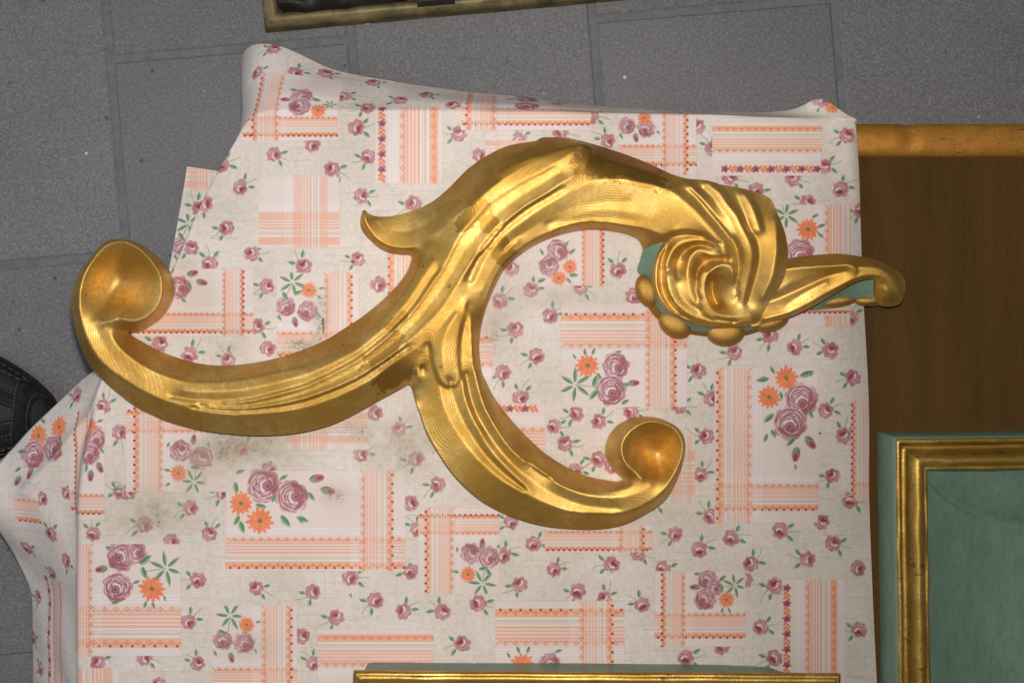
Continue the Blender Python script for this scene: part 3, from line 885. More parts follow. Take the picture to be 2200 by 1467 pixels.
# yellowed, rubbed tone that varies across the sheet
T *= (1.0 + (vnoise(140, 9) - .5)[..., None] * C(.05, .055, .08))
T = np.clip(T, 0, 255)
img = bpy.data.images.new('floral_print', TWX, THX, alpha=False)
px = np.ones((THX, TWX, 4), np.float32)
px[..., :3] = T[::-1] / 255.0
img.pixels.foreach_set(px.ravel())
img.update()
img.pack()

def mat_cloth():
    t = NT('floral_oilcloth')
    uv = t.n('ShaderNodeUVMap'); uv.uv_map = 'print'
    im = t.n('ShaderNodeTexImage'); im.image = img; im.interpolation = 'Cubic'
    t.l(uv.outputs[0], im.inputs[0])
    t.set(Base_Color=im.outputs[0], Roughness=0.50)
    t.b.inputs['Specular IOR Level'].default_value = 0.30
    n1 = t.noise(6, 3, 0.5)
    n2 = t.noise(420, 2, 0.5)
    t.bump(t.math('ADD', t.math('MULTIPLY', n1, 6.0), t.math('MULTIPLY', n2, 0.25)), 0.35, 0.0009)
    return t.m
M['cloth'] = mat_cloth()
root_c = empty('tablecloth', P(1000, 900, H))
tag(root_c, 'cream oilcloth printed with roses, orange daisies and peach plaid patches, soiled, draped over the panel', 'tablecloth')
co = link('cloth_sheet', cl_me, M['cloth'], root_c)
so = co.modifiers.new('thickness', 'SOLIDIFY'); so.thickness = 0.0007; so.offset = -1
# lower layer of the sheet that lies folded behind the left edge
zf = 0.030
fl = [(402, 358), (470, 368), (500, 420), (470, 560), (420, 640), (352, 640), (376, 510), (392, 420)]
fm = mesh_from('folded_corner', [P(x, y, zf + 0.012 * (x - 350) / 150) for x, y in fl], [tuple(range(len(fl)))[::-1]], False)
set_uv(fm, [(x - 402 + 625, (y - 358) * 1.05 + 478) for x, y in fl])
fo = link('folded_corner', fm, M['cloth'], root_c)
sf = fo.modifiers.new('thickness', 'SOLIDIFY'); sf.thickness = 0.0008; sf.offset = -1

# ------------------------------------------------------------------ the carved ornament: height surfaces relaxed between traced carving lines
ZB = H + 0.0012
def L3(s):
    return np.array([[float(v) for v in p.split(',')] for p in s.split()], float)
def dens(p, step=0.7, closed=False):
    if closed:
        p = np.vstack([p, p[:1]])
    d = np.r_[0, np.cumsum(np.hypot(*(p[1:, :2] - p[:-1, :2]).T))]
    s = np.arange(0, d[-1], step)
    if not closed:
        s = np.r_[s, d[-1]]
    return np.stack([np.interp(s, d, p[:, k]) for k in range(3)], 1)
def spline(p, closed=False, sub=6):
    """Catmull-Rom through the traced points"""
    n = len(p)
    out = []
    rngi = range(n) if closed else range(n - 1)
    for i in rngi:
        p0 = p[(i - 1) % n] if (closed or i > 0) else p[i]
        p1, p2 = p[i], p[(i + 1) % n]
        p3 = p[(i + 2) % n] if (closed or i + 2 < n) else p2
        for k in range(sub):
            t = k / sub
            out.append(0.5 * ((2 * p1) + (-p0 + p2) * t + (2 * p0 - 5 * p1 + 4 * p2 - p3) * t * t + (-p0 + 3 * p1 - 3 * p2 + p3) * t ** 3))
    if not closed:
        out.append(p[-1])
    return np.array(out)
def between(a, b, f, dz, n=60, lo=0.0, hi=1.0):
    A, Bq = resample(a, n), resample(b, n)
    m = A * (1 - f) + Bq * f
    m[:, 2] += dz
    return m[int(lo * (n - 1)):int(hi * (n - 1)) + 1]

class Relief:
    def __init__(self, outline, lines, step=2.0, smooth=2, zb=ZB, soft=None):
        self.step = step
        self.zb = zb
        self.out = dens(spline(outline, True), .6, True)
        o = self.out
        self.x0, self.y0 = o[:, 0].min() - 4 * step, o[:, 1].min() - 4 * step
        self.nx = int((o[:, 0].max() - self.x0) / step) + 6
        self.ny = int((o[:, 1].max() - self.y0) / step) + 6
        gx = self.x0 + np.arange(self.nx) * step
        gy = self.y0 + np.arange(self.ny) * step
        self.gx, self.gy = gx, gy
        # even-odd fill
        mask = np.zeros((self.ny, self.nx), bool)
        X, Y = o[:, 0], o[:, 1]
        X2, Y2 = np.roll(X, -1), np.roll(Y, -1)
        for r in range(self.ny):
            y = gy[r] + 1e-4
            c = (Y > y) != (Y2 > y)
            xs = np.sort(X[c] + (y - Y[c]) * (X2[c] - X[c]) / (Y2[c] - Y[c]))
            for a, b in zip(xs[0::2], xs[1::2]):
                mask[r, (gx > a) & (gx < b)] = True
        self.mask = mask
        S = np.zeros((self.ny, self.nx)); N = np.zeros((self.ny, self.nx))
        def plot(p, wgt):
            ix = np.rint((p[:, 0] - self.x0) / step).astype(int)
            iy = np.rint((p[:, 1] - self.y0) / step).astype(int)
            ok = (ix >= 0) & (iy >= 0) & (ix < self.nx) & (iy < self.ny)
            np.add.at(S, (iy[ok], ix[ok]), p[ok, 2] * wgt)
            np.add.at(N, (iy[ok], ix[ok]), wgt)
        plot(self.out, 1.0)
        outN = N > 0
        for ln in lines:
            q = dens(spline(ln) if len(ln) > 2 else ln, .7)
            plot(q, 4.0)
        fixed = N > 0
        val = np.where(fixed, S / np.maximum(N, 1e-9), 0)
        # outside: nothing flows in, copy outline values
        free = mask & ~fixed
        z = self.solve(val, fixed, mask)
        sm = np.ones(mask.shape, bool)
        if soft is not None:
            pl = np.array(soft, float)
            sx, sy = pl[:, 0], pl[:, 1]
            sx2, sy2 = np.roll(sx, -1), np.roll(sy, -1)
            sm[:] = False
            for r in range(self.ny):
                c = (sy > gy[r]) != (sy2 > gy[r])
                xs = np.sort(sx[c] + (gy[r] - sy[c]) * (sx2[c] - sx[c]) / (sy2[c] - sy[c]))
                for a, b in zip(xs[0::2], xs[1::2]):
                    sm[r, (gx > a) & (gx < b)] = True
        for it in range(smooth + (0 if soft is not None else 0)):
            m = (mask | fixed).astype(float)
            zz, mm = z * m, m
            a = zz.copy(); b = mm.copy()
            for ax in (0, 1):
                a = 0.25 * np.roll(a, 1, ax) + 0.5 * a + 0.25 * np.roll(a, -1, ax)
                b = 0.25 * np.roll(b, 1, ax) + 0.5 * b + 0.25 * np.roll(b, -1, ax)
            z = np.where(mask & (sm | (it < smooth)), a / np.maximum(b, 1e-6), z)
        self.z = z
    def solve(self, val, fixed, mask):
        lv = [(val, fixed, mask)]
        while min(lv[-1][0].shape) > 24:
            v, f, m = lv[-1]
            h, w_ = v.shape
            h2, w2 = (h + 1) // 2 * 2, (w_ + 1) // 2 * 2
            pv = np.zeros((h2, w2)); pf = np.zeros((h2, w2)); pm = np.zeros((h2, w2))
            pv[:h, :w_] = v * f; pf[:h, :w_] = f; pm[:h, :w_] = m
            r = lambda a: a.reshape(h2 // 2, 2, w2 // 2, 2).sum((1, 3))
            sv, sf_, sm = r(pv), r(pf), r(pm)
            lv.append((np.where(sf_ > 0, sv / np.maximum(sf_, 1e-9), 0), sf_ > 0, sm > 0))
        z = None
        for (v, f, m) in reversed(lv):
            h, w_ = v.shape
            if z is None:
                z = np.full((h, w_), v[f].mean())
            else:
                z = np.repeat(np.repeat(z, 2, 0), 2, 1)[:h, :w_]
            dom = (m | f)
            z = np.where(f, v, z)
            upd = m & ~f
            d = dom.astype(float)
            dn = np.roll(d, 1, 0) + np.roll(d, -1, 0) + np.roll(d, 1, 1) + np.roll(d, -1, 1)
            dn = np.maximum(dn, 1e-9)
            for _ in range(90):
                zd = z * d
                s = np.roll(zd, 1, 0) + np.roll(zd, -1, 0) + np.roll(zd, 1, 1) + np.roll(zd, -1, 1)
                z = np.where(upd, s / dn, z)
        return z
    def mesh(self):
        """returns vertex px/py/z arrays, quads, boundary edges"""
        m = self.mask
        q = m[:-1, :-1] & m[1:, :-1] & m[:-1, 1:] & m[1:, 1:]
        used = np.zeros_like(m)
        used[:-1, :-1] |= q; used[1:, :-1] |= q; used[:-1, 1:] |= q; used[1:, 1:] |= q
        idn = np.full(m.shape, -1)
        idn[used] = np.arange(used.sum())
        iy, ix = np.nonzero(used)
        px_, py_ = self.gx[ix].copy(), self.gy[iy].copy()
        pz = self.z[iy, ix].copy()
        r, c = np.nonzero(q)
        quads = np.stack([idn[r, c], idn[r + 1, c], idn[r + 1, c + 1], idn[r, c + 1]], 1)
        cnt = np.zeros(len(px_), int)
        np.add.at(cnt, quads.ravel(), 1)
        bnd = np.nonzero(cnt < 4)[0]
        O = self.out
        for b0 in range(0, len(bnd), 400):
            bb = bnd[b0:b0 + 400]
            d = (px_[bb][:, None] - O[None, :, 0]) ** 2 + (py_[bb][:, None] - O[None, :, 1]) ** 2
            k = d.argmin(1)
            ok = d[np.arange(len(bb)), k] < (2.2 * self.step) ** 2
            px_[bb[ok]], py_[bb[ok]], pz[bb[ok]] = O[k[ok], 0], O[k[ok], 1], O[k[ok], 2]
        e = np.concatenate([quads[:, [0, 1]], quads[:, [1, 2]], quads[:, [2, 3]], quads[:, [3, 0]]])
        key = np.sort(e, 1)
        ku, inv, ct = np.unique(key[:, 0] * 10 ** 7 + key[:, 1], return_inverse=True, return_counts=True)
        be = e[ct[inv] == 1]
        return px_, py_, pz, quads, be

def build_relief(rel, root, regions, default, attr=None, mat=None):
    """regions: list of (name, polygon px). Faces go to the first polygon that holds their centre."""
    px_, py_, pz, quads, be = rel.mesh()
    wz = rel.zb + pz / 1000.0
    k = (CAM_Z - wz) / FPX
    V = np.stack([(px_ - 1100) * k, -(py_ - 733.5) * k, wz], 1)
    d1 = V[quads[:, 2]] - V[quads[:, 0]]
    d2 = V[quads[:, 3]] - V[quads[:, 1]]
    fn = np.cross(d1, d2)
    vn = np.zeros_like(V)
    for c in range(4):
        np.add.at(vn, quads[:, c], fn)
    vn /= np.linalg.norm(vn, axis=1)[:, None] + 1e-20
    fcx, fcy = px_[quads].mean(1), py_[quads].mean(1)
    lab = np.full(len(quads), -1)
    for i, (nm, poly) in enumerate(regions):
        poly = np.asarray(poly, float)
        x, y = poly[:, 0], poly[:, 1]
        x2, y2 = np.roll(x, -1), np.roll(y, -1)
        ins = np.zeros(len(quads), int)
        for a in range(len(poly)):
            cnd = ((y[a] > fcy) != (y2[a] > fcy)) & (fcx < (x2[a] - x[a]) * (fcy - y[a]) / (y2[a] - y[a] + 1e-9) + x[a])
            ins += cnd
        lab[(lab < 0) & (ins % 2 == 1)] = i
    # region of each boundary edge = region of the face that owns it
    owner = {}
    for c in range(4):
        for f, (a, b) in enumerate(zip(quads[:, c], quads[:, (c + 1) % 4])):
            owner[(a, b)] = f
    names = [r[0] for r in regions] + [default]
    objs = []
    for i, nm in enumerate(names):
        li = i if i < len(regions) else -1
        fs = quads[lab == li]
        if len(fs) == 0:
            continue
        u, inv = np.unique(fs.ravel(), return_inverse=True)
        v = V[u]
        nrm = vn[u]
        f = inv.reshape(-1, 4)
        edges = [(a, b) for a, b in be if lab[owner[(a, b)]] == li]
        extra, en, ef = [], [], []
        base = len(v)
        loc = {g: n_ for n_, g in enumerate(u)}
        for (a, b) in edges:
            pa, pb = V[a], V[b]
            t = pb - pa
            n_ = np.array([t[1], -t[0], 0.0])
            n_ /= np.linalg.norm(n_) + 1e-12
            s0 = base + len(extra)
            extra += [pa, pb, (pb[0], pb[1], rel.zb), (pa[0], pa[1], rel.zb)]
            en += [n_] * 4
            ef.append((s0, s0 + 3, s0 + 2, s0 + 1))
        if extra:
            v = np.vstack([v, np.array(extra)])
            nrm = np.vstack([nrm, np.array(en)])
            f = np.vstack([f, np.array(ef)])
        me = bpy.data.meshes.new(nm)
        me.vertices.add(len(v)); me.vertices.foreach_set('co', v.astype(np.float32).ravel())
        me.loops.add(f.size); me.loops.foreach_set('vertex_index', f.astype(np.int32).ravel())
        me.polygons.add(len(f))
        me.polygons.foreach_set('loop_start', (np.arange(len(f)) * 4).astype(np.int32))
        me.update(calc_edges=True)
        me.polygons.foreach_set('use_smooth', [True] * len(f))
        if attr is not None:
            vals = np.zeros(len(v), np.float32)
            vals[:len(u)] = attr(px_[u], py_[u])
            at = me.attributes.new('retouch', 'FLOAT', 'POINT')
            at.data.foreach_set('value', vals)
        me.normals_split_custom_set_from_vertices([tuple(n_) for n_ in nrm])
        objs.append(link(nm, me, mat or M['gold'], root))
    return objs

OUT = L3("""782,450,16 775,466,12 775,486,9 782,500,8 796,516,6 814,532,5 836,543,4 862,547,4 880,548,3 884,555,3 880,570,3 872,588,3 858,607,3 843,624,3 818,648,3 777,681,3 736,708,3
700,730,3 650,751,3 595,769,3 540,780,3 482,785,3 427,781,3 373,766,3 332,749,3 296,729,3 280,719,3 275,713,4 290,714,5 302,711,6 326,697,6 345,682,6 361,660,6 369,641,6 373,619,6 367,594,6 354,570,6
335,551,7 315,535,8 291,520,9 264,513,10 231,517,10 209,534,10 190,559,10 172,581,10 161,608,10 154,635,10 153,663,10 158,695,8 166,725,7 178,757,6 193,785,6 209,804,6 231,826,6 255,846,7 290,872,8
330,892,10 370,908,12 440,925,14 520,934,14 580,935,14 645,929,14 709,913,13 764,888,12 818,858,11 859,836,10 876,826,10 882,828,12 886,836,16 894,862,27 904,890,28 918,930,28 939,966,28 960,999,26
984,1029,24 1008,1053,21 1038,1077,17 1074,1098,12 1110,1113,10 1149,1125,9 1185,1132,8 1230,1136,7 1275,1137,7 1320,1132,7 1350,1123,8 1380,1108,9 1410,1089,11 1434,1068,14 1449,1041,18 1460,1017,22
1468,990,26 1473,960,28 1469,938,28 1460,922,26 1444,910,22 1420,900,16 1395,896,11 1374,896,8 1350,901,5 1326,915,4 1309,936,4 1301,960,4 1302,981,4 1311,1000,4 1322,1014,4 1334,1024,4 1337,1030,4
1326,1034,3 1308,1032,3 1278,1027,3 1254,1020,3 1227,1008,3 1200,993,3 1170,973,3 1140,946,3 1110,915,3 1080,879,3 1059,849,3 1047,825,3 1036,801,6 1031,774,12 1029,741,20 1033,703,22 1042,667,22
1053,637,20 1067,607,16 1082,580,12 1104,558,8 1142,531,4 1180,513,3 1218,501,3 1259,494,3 1300,495,3 1341,502,3 1360,509,3 1372,516,3 1379,527,3 1383,538,4 1398,530,10 1412,525,16 1424,522,20
1413,542,20 1404,565,20 1401,589,20 1402,612,20 1410,635,20 1423,656,20 1443,674,20 1470,688,20 1504,699,20 1540,704,20 1577,703,20 1609,699,20 1628,692,21 1640,672,26 1650,652,30 1662,635,32
1676,615,35 1688,586,37 1692,560,38 1692,530,38 1686,498,38 1675,469,38 1666,448,37 1661,436,36 1653,426,35 1627,414,35 1586,403,35 1551,397,36 1532,391,36 1513,387,36 1477,384,36 1445,375,33
1423,365,22 1395,352,13 1352,335,10 1314,322,10 1272,309,12 1245,302,12 1218,297,12 1191,295,12 1164,296,12 1150,303,12 1117,308,10 1087,315,10 1060,327,10 1033,343,10 1005,363,10 981,387,10
959,409,10 932,431,10 902,447,9 869,458,9 836,465,9 809,465,10 790,458,13""")
SH = L3("""245,678,36 233,674,36 227,684,36 228,695,36 234,709,35 245,731,34 264,753,33 291,775,32 318,791,31 345,804,30 386,817,29 427,821,28 482,819,27 536,812,27 591,800,27 655,786,27 709,765,28 764,738,29
791,714,30 818,692,30 836,668,31 864,633,32 886,597,32 902,570,32 916,548,31 925,530,30 935,515,29""")
RL = L3("""250,516,40 231,522,40 209,540,40 193,562,40 182,581,40 174,603,40 169,627,40 168,652,40 171,676,40 176,701,39 184,725,38 195,747,37 212,772,36 231,791,35 253,807,34 277,823,33 302,838,32 345,857,31 420,880,31
500,890,31 600,884,31 655,875,31 709,858,32 764,834,33 807,809,34 840,782,35 867,763,36 895,746,37 922,727,38""")
RR = L3("""250,516,40 269,515,40 291,525,40 313,541,40 329,562,40 343,584,40 349,608,40 347,635,40 340,657,40 324,676,40 302,690,39 280,693,38 258,687,37 245,678,36""")
R1 = L3("""340,854,30 420,866,31 480,868,31 540,862,32 600,847,33 655,831,33 709,806,34 764,776,35 807,744,36 840,716,37 873,684,38 900,651,39 927,610,40 949,580,41 967,545,42 989,502,43 1022,466,44 1052,434,45 1082,414,46
1125,387,47 1164,368,48 1191,352,48 1213,338,48 1235,325,47""")
R2 = L3("""400,872,31 520,878,32 600,868,33 655,855,34 709,836,35 764,812,36 818,779,37 856,752,38 884,727,39 916,697,40 944,667,41 965,637,42 987,604,43 1009,572,44 1025,550,45 1044,529,46 1066,502,47 1093,474,48
1125,447,49 1164,423,50 1196,401,50 1218,387,50 1235,376,49""")
R4 = L3("""1006,621,39 1022,600,40 1041,559,41 1063,529,42 1087,502,43 1120,477,44 1158,450,45 1191,431,46 1218,414,47 1245,403,47 1272,390,47 1287,387,47 1327,384,47 1368,390,47 1409,398,47 1444,412,47 1472,434,47 1499,458,47
1515,477,47 1537,502,46 1553,524,44 1559,545,42 1562,556,38""")
V24 = L3("1008,602,38 1028,556,39.6 1050,526,41 1073,498,42 1107,470,43 1146,443,44.2 1184,422,45.4 1212,407,46.5")
IE = L3("""1034,765,30 1032,720,31 1037,690,32 1046,655,33 1060,615,34 1082,575,35 1106,551,35 1138,524,35 1177,504,35 1218,488,36 1259,480,36 1300,481,36 1341,487,36 1382,493,36 1412,502,36 1423,507,35""")
DK = L3("972,472,37 994,447,39 1027,417,41 1065,387,42 1076,373,43 1095,360,43 1136,341,44 1177,330,44 1213,319,44 1245,311,42 1272,318,38")
LEAF = L3("782,457,23 785,477,21 796,499,19 814,518,18 836,530,18 858,534,19 886,532,21 918,515,25 945,496,31 972,475,36")
RA = L3("""1372,1024,36 1365,1015,36 1350,1005,37 1338,987,38 1333,963,38 1339,942,38 1356,921,38 1380,906,38 1404,901,38 1428,906,38 1446,914,38 1458,928,38 1467,945,38 1470,965,38 1461,996,38 1446,1026,37 1425,1056,36
1395,1080,34 1356,1098,32 1320,1104,31 1275,1102,31 1236,1101,31 1200,1092,31 1170,1080,31 1146,1069,31 1116,1053,31 1080,1032,31 1050,1008,31 1020,978,32 996,948,32 969,906,33 951,864,34 945,825,34""")
RB = L3("988,785,36 990,810,36 999,852,35 1014,894,34 1032,927,33 1050,960,32 1080,996,32 1116,1032,32 1143,1059,31")
ISH = L3("""1372,1024,36 1371,1035,35 1356,1044,33 1326,1051,31 1290,1053,29 1242,1048,28 1200,1035,27 1158,1011,27 1122,981,27 1092,948,27 1068,906,27 1050,864,27 1038,822,28 1033,790,29""")
RBrib = L3("1518,390,40 1545,412,45 1559,434,47 1581,461,49 1594,488,49 1608,515,49 1616,543,47 1614,570,43 1608,597,38 1600,633,32 1596,655,28")
GRB = L3("1533,393,35 1562,412,39 1577,434,41 1598,461,42 1611,488,42 1625,515,42 1631,545,40 1629,572,37 1622,600,33 1612,633,28 1605,655,25")
lines = [SH, RL, RR, R1, R2, R4, V24, IE, DK, LEAF, RA, RB, ISH, RBrib, GRB]
# flutes and swells between the carved lines
R1c, R2c = R1[1:-1], R2
lines += [between(R1[1:], R2, .5, -3.0, lo=.02, hi=.97), between(R1[1:], R2, .15, -1.8, lo=.05, hi=.95), between(R1[1:], R2, .86, -1.6, lo=.05, hi=.95)]
RLt, R2t = RL[18:], R2[:9]
lines += [between(RLt, R2t, .62, -3.2, hi=.95), between(RLt, R2t, .25, -1.2, hi=.95)]
SHt = SH[9:]
R1t = R1[:15]
lines += [between(SHt, R1t, .45, 2.2, lo=.08, hi=.95), between(SHt, R1t, .85, -2.0, lo=.05, hi=.95)]
lines += [between(R4[3:13], IE[6:14], .45, -1.6), between(R4[1:5], IE[3:8], .5, .6)]
lines += [L3("1177,482,36 1259,456,39 1330,452,40 1400,466,40"), L3("1210,478,36 1290,466,37 1360,474,37")]
lines += [between(RA[-9:][::-1], RB, .5, -3.6, lo=.04, hi=.94)]
lines += [L3("1001,800,31 1010,850,29 1026,894,28 1046,927,28 1066,956,28 1096,992,28 1132,1024,28 1170,1050,28 1215,1072,28 1265,1087,29 1330,1092,30"),
          L3("1012,690,37 1017,760,36 1023,810,35 1040,870,34 1067,918,33 1098,960,33 1143,999,33 1188,1029,33 1250,1060,33 1320,1068,34 1372,1058,35 1400,1040,35")]
# leaf dish, crest shoulder, knob
lines += [L3("812,484,14 860,498,14 905,486,17 945,455,21"), L3("990,432,28 1040,375,30 1100,335,30 1160,316,30"),
          L3("1272,318,38 1263,345,45 1252,368,47 1255,393,47"), L3("1300,345,36 1350,358,36 1400,372,36 1430,386,37"),
          L3("985,462,39 1015,440,44 1055,402,46 1100,372,46 1150,348,46 1200,332,46")]
# tongue over the fork
lines += [L3("1003,632,39 987,648,40 965,681,40 944,705,40 925,727,39 931,757,38 935,782,38 944,809,38 952,820,37 965,827,36 979,823,36 984,804,37 982,782,38 982,741,39 987,703,40 995,673,40 1003,645,40"),
          L3("983,672,42 962,705,42.5 950,745,41.5 953,785,40.3 959,806,38.8"),
          L3("918,738,34 923,760,34 927,785,33.5 936,812,33.5 946,829,33 966,837,32 986,832,33 992,806,34 991,782,35 991,741,35.5 997,703,36 1004,680,37"),
          L3("908,758,34 901,785,33 896,812,31"), L3("906,789,29 910,796,29"), L3("1005,655,37 1012,690,37")]
# whorl
lines += [L3("1462,402,42 1492,420,42 1525,458,43 1555,492,42 1580,525,40 1588,560,36 1585,600,30 1582,640,24"), L3("1480,398,44 1512,432,46 1544,472,46 1570,508,44"),
          L3("1611,415,37 1629,440,39 1641,475,42 1645,498,44"), L3("1575,412,38 1590,436,40 1605,464,43"),
          L3("1666,470,43 1669,510,47 1667,550,47 1656,600,43 1636,640,35"),
          L3("1530,598,14 1526,618,11 1530,640,10 1542,658,11"),
          L3("1562,560,34 1542,554,27 1520,560,24 1503,578,23 1497,600,25 1500,618,28"),
          L3("1530,530,34 1500,525,28 1472,538,23 1458,556,21 1452,576,22 1456,596,25"), L3("1470,560,22 1464,580,24"),
          L3("1442,513,28 1427,545,22 1421,571,21 1420,600,21 1425,629,21 1437,652,21 1458,673,21 1493,690,21 1530,699,21"),
          L3("1424,528,26 1411,555,26 1406,590,26 1408,618,26 1417,642,26 1431,662,25 1453,681,25 1490,695,23"), L3("1430,528,27 1418,555,26 1413,590,26 1415,618,26 1424,642,26 1437,660,25 1458,676,25"),
          L3("1423,507,35 1440,500,37 1453,496,40 1480,495,41 1510,500,43 1535,514,44"), L3("1440,509,29 1457,505,31 1480,504,33 1512,508,37")]
def off(p, d, dz):
    q = np.gradient(p[:, :2], axis=0)
    q /= np.hypot(q[:, 0], q[:, 1])[:, None] + 1e-9
    r_ = p.copy()
    r_[:, 0] += -q[:, 1] * d; r_[:, 1] += q[:, 0] * d; r_[:, 2] += dz
    return r_
ER = L3("1576,600,35 1577,589,39 1571,574,40 1554,567,40 1536,574,40 1525,586,39 1519,600,38 1517,624,36 1525,650,34 1539,670,32 1563,679,31 1592,680,30 1615,676,29")
RING1 = L3("1548,545,39 1533,546,37 1505,535,35 1487,545,34 1477,565,33 1475,589,33 1480,606,32 1484,629,31 1492,650,30")
RING2 = L3("1548,524,41 1510,513,38 1487,513,36 1461,520,34 1443,536,33 1433,557,31 1429,575,29")
RING2B = L3("1432,580,27 1433,592,31 1435,615,31 1445,641,30 1464,664,29 1493,682,28 1534,695,27 1580,698,25")
RIBC = L3("1597,415,41 1614,439,45 1627,474,47 1633,496,47")
lines += [off(V24, 4, .1), off(V24, -4, .25), ER, RING1, RING2, RING2B, RIBC, off(ER[5:], 7, -1.0), off(ER[5:], 16, -2.2), off(RING1, -7, -.8), off(RING1[2:], -14, -2.4), off(RING2, -8, -.9), off(RING2B, -8, -.5), off(RING2B[:6], -18, -1.6),
          off(RBrib, 8, -.9), off(RBrib, 18, -2.8), off(RIBC, 8, -.9), off(RIBC, 16, -2.4), off(R4[13:], 8, -.6)]
def bowl(rim, cx, cy, zc, zr, gaps=()):
    rim = dens(spline(rim), 1.0)
    ang = np.arctan2(rim[:, 1] - cy, rim[:, 0] - cx)
    rad = np.hypot(rim[:, 1] - cy, rim[:, 0] - cx)
    o = np.argsort(ang)
    th = np.linspace(-math.pi, math.pi, 90)
    R_l = np.interp(th[:-1], ang[o], rad[o], period=2 * math.pi)
    for _ in range(14):
        R_l = .25 * np.roll(R_l, 1) + .5 * R_l + .25 * np.roll(R_l, -1)
    R_l = np.r_[R_l, R_l[0]]
    res = []
    for s in np.arange(.04, .97, .045):
        z = zc + (zr - zc) * (.35 * s * s + .65 * s * s * (3 - 2 * s))
        ring_ = np.stack([cx + s * R_l * np.cos(th), cy + s * R_l * np.sin(th), np.full(90, z)], 1)
        d_ = np.abs((th - gaps[0] + math.pi) % (2 * math.pi) - math.pi)
        if s > .76:                          # the arm flows into the bowl here: leave it to relax
            keep = d_ > gaps[1] * min(1.0, .3 + (s - .76) / .16)
            k0 = np.argmax(~keep) if (~keep).any() else 0
            ring_, keep = np.roll(ring_, -k0, 0), np.roll(keep, -k0)
            ring_ = ring_[keep]
        if len(ring_) > 3:
            res.append(ring_)
    return res
lines += bowl(np.vstack([RL[8::-1], RR[1:], L3("228,700,38 200,712,38 180,700,38")]), 258, 606, 8, 40, (2.42, .46))
lines += bowl(np.vstack([RA[1:17], L3("1415,1046,36 1390,1040,36")]), 1412, 974, 7, 38, (1.62, .42))
lines += [L3("205,690,36 215,720,35 235,755,34 265,785,33 310,812,32")]
body = Relief(OUT, lines, 2.0, 3, soft=[(1395, 500), (1450, 490), (1480, 470), (1520, 420), (1570, 400), (1660, 420), (1690, 520), (1680, 600), (1640, 660), (1560, 702), (1440, 690), (1395, 600)])
RET = [(968, 440 + 270, 0, 0)]
def retouch(px_, py_):
    """brushed-on darker gold where the gilding was repaired: centre x, y, along-angle, half length, half width"""
    a = np.zeros(len(px_), np.float32)
    for (cx, cy, dg, hl, hw) in [(828, 752, -38, 62, 20), (852, 690, -38, 30, 13), (850, 800, -30, 55, 30), (1015, 465, -38, 48, 20), (1050, 478, -40, 22, 20), (1085, 545, -45, 30, 34), (1350, 350, 24, 105, 40), (1290, 345, 15, 60, 40), (895, 770, -60, 20, 30)]:
        c, s = math.cos(math.radians(dg)), math.sin(math.radians(dg))
        u = ((px_ - cx) * c + (py_ - cy) * s) / hl
        v = (-(px_ - cx) * s + (py_ - cy) * c) / hw
        a = np.maximum(a, np.clip(1.15 - np.sqrt(np.sqrt(u ** 4 + v ** 4)) * .72, 0, 1))
    return a
orn = empty('gilded_scroll', P(1000, 700, ZB))
tag(orn, 'carved gilded scroll with two curled ends and shell whorl lying on the floral cloth', 'carved ornament')
regions = [
    ('shell', [(1445, 360), (1444, 412), (1499, 458), (1453, 500), (1424, 522), (1383, 545), (1350, 700), (1500, 730), (1720, 720), (1720, 380)]),
    ('leaf_tip', [(760, 430), (760, 560), (884, 556), (918, 520), (972, 477), (972, 472), (900, 420)]),
    ('tongue', [(1006, 626), (987, 648), (965, 681), (944, 705), (922, 728), (933, 782), (948, 826), (965, 831), (984, 826), (987, 782), (987, 741), (992, 703), (1000, 673)]),
    ('curl', [(100, 480), (100, 800), (195, 760), (245, 731), (290, 760), (420, 700), (420, 480)]),
    ('curl', [(1280, 880), (1280, 1010), (1365, 1040), (1440, 1080), (1520, 1080), (1520, 880)]),
    ('scroll_arm', [(100, 760), (195, 747), (245, 731), (300, 700), (800, 620), (880, 690), (922, 727), (882, 830), (760, 960), (100, 960)]),
    ('scroll_arm', [(882, 828), (919, 738), (948, 828), (985, 831), (992, 782), (1060, 780), (1400, 1000), (1400, 1200), (1000, 1160), (860, 900)]),
]
build_relief(body, orn, regions, 'stem', retouch)

TOUT = L3("""1630,600,16 1650,572,20 1692,556,22 1723,551,22 1760,547,22 1795,545,22 1824,547,22 1853,552,22 1883,559,22 1906,570,22 1926,581,22 1939,593,22 1945,607,22 1944,629,20 1938,647,16 1926,656,14 1909,659,13 1894,656,14
1885,647,17 1881,630,24 1882,612,30 1880,600,33 1853,602,31 1830,611,29 1801,627,27 1772,644,25 1737,663,23 1694,682,20 1650,692,18 1612,699,16 1600,660,16""")
tl = [L3("1660,588,28 1695,577,34 1737,573,38 1795,570,42 1824,568,44 1836,575,44 1841,586,42"),
      L3("1640,686,22 1694,673,28 1737,653,31 1772,633,34 1801,617,37 1830,603,39 1853,595,40 1883,592,41 1906,598,39 1922,612,35 1931,630,28"),
      L3("1650,650,18 1700,630,24 1745,610,29 1790,590,34 1820,583,38"), L3("1660,630,24 1700,606,30 1745,586,35"), L3("1690,655,27 1730,628,31 1775,606,36"),
      L3("1842,592,39 1848,574,42 1880,574,42 1905,584,40 1925,600,34"), L3("1893,612,32 1905,626,33 1914,640,27"), L3("1896,640,26 1912,650,20")]
tail = Relief(TOUT, tl, 2.0, 2)
build_relief(tail, orn, [], 'tail', None)
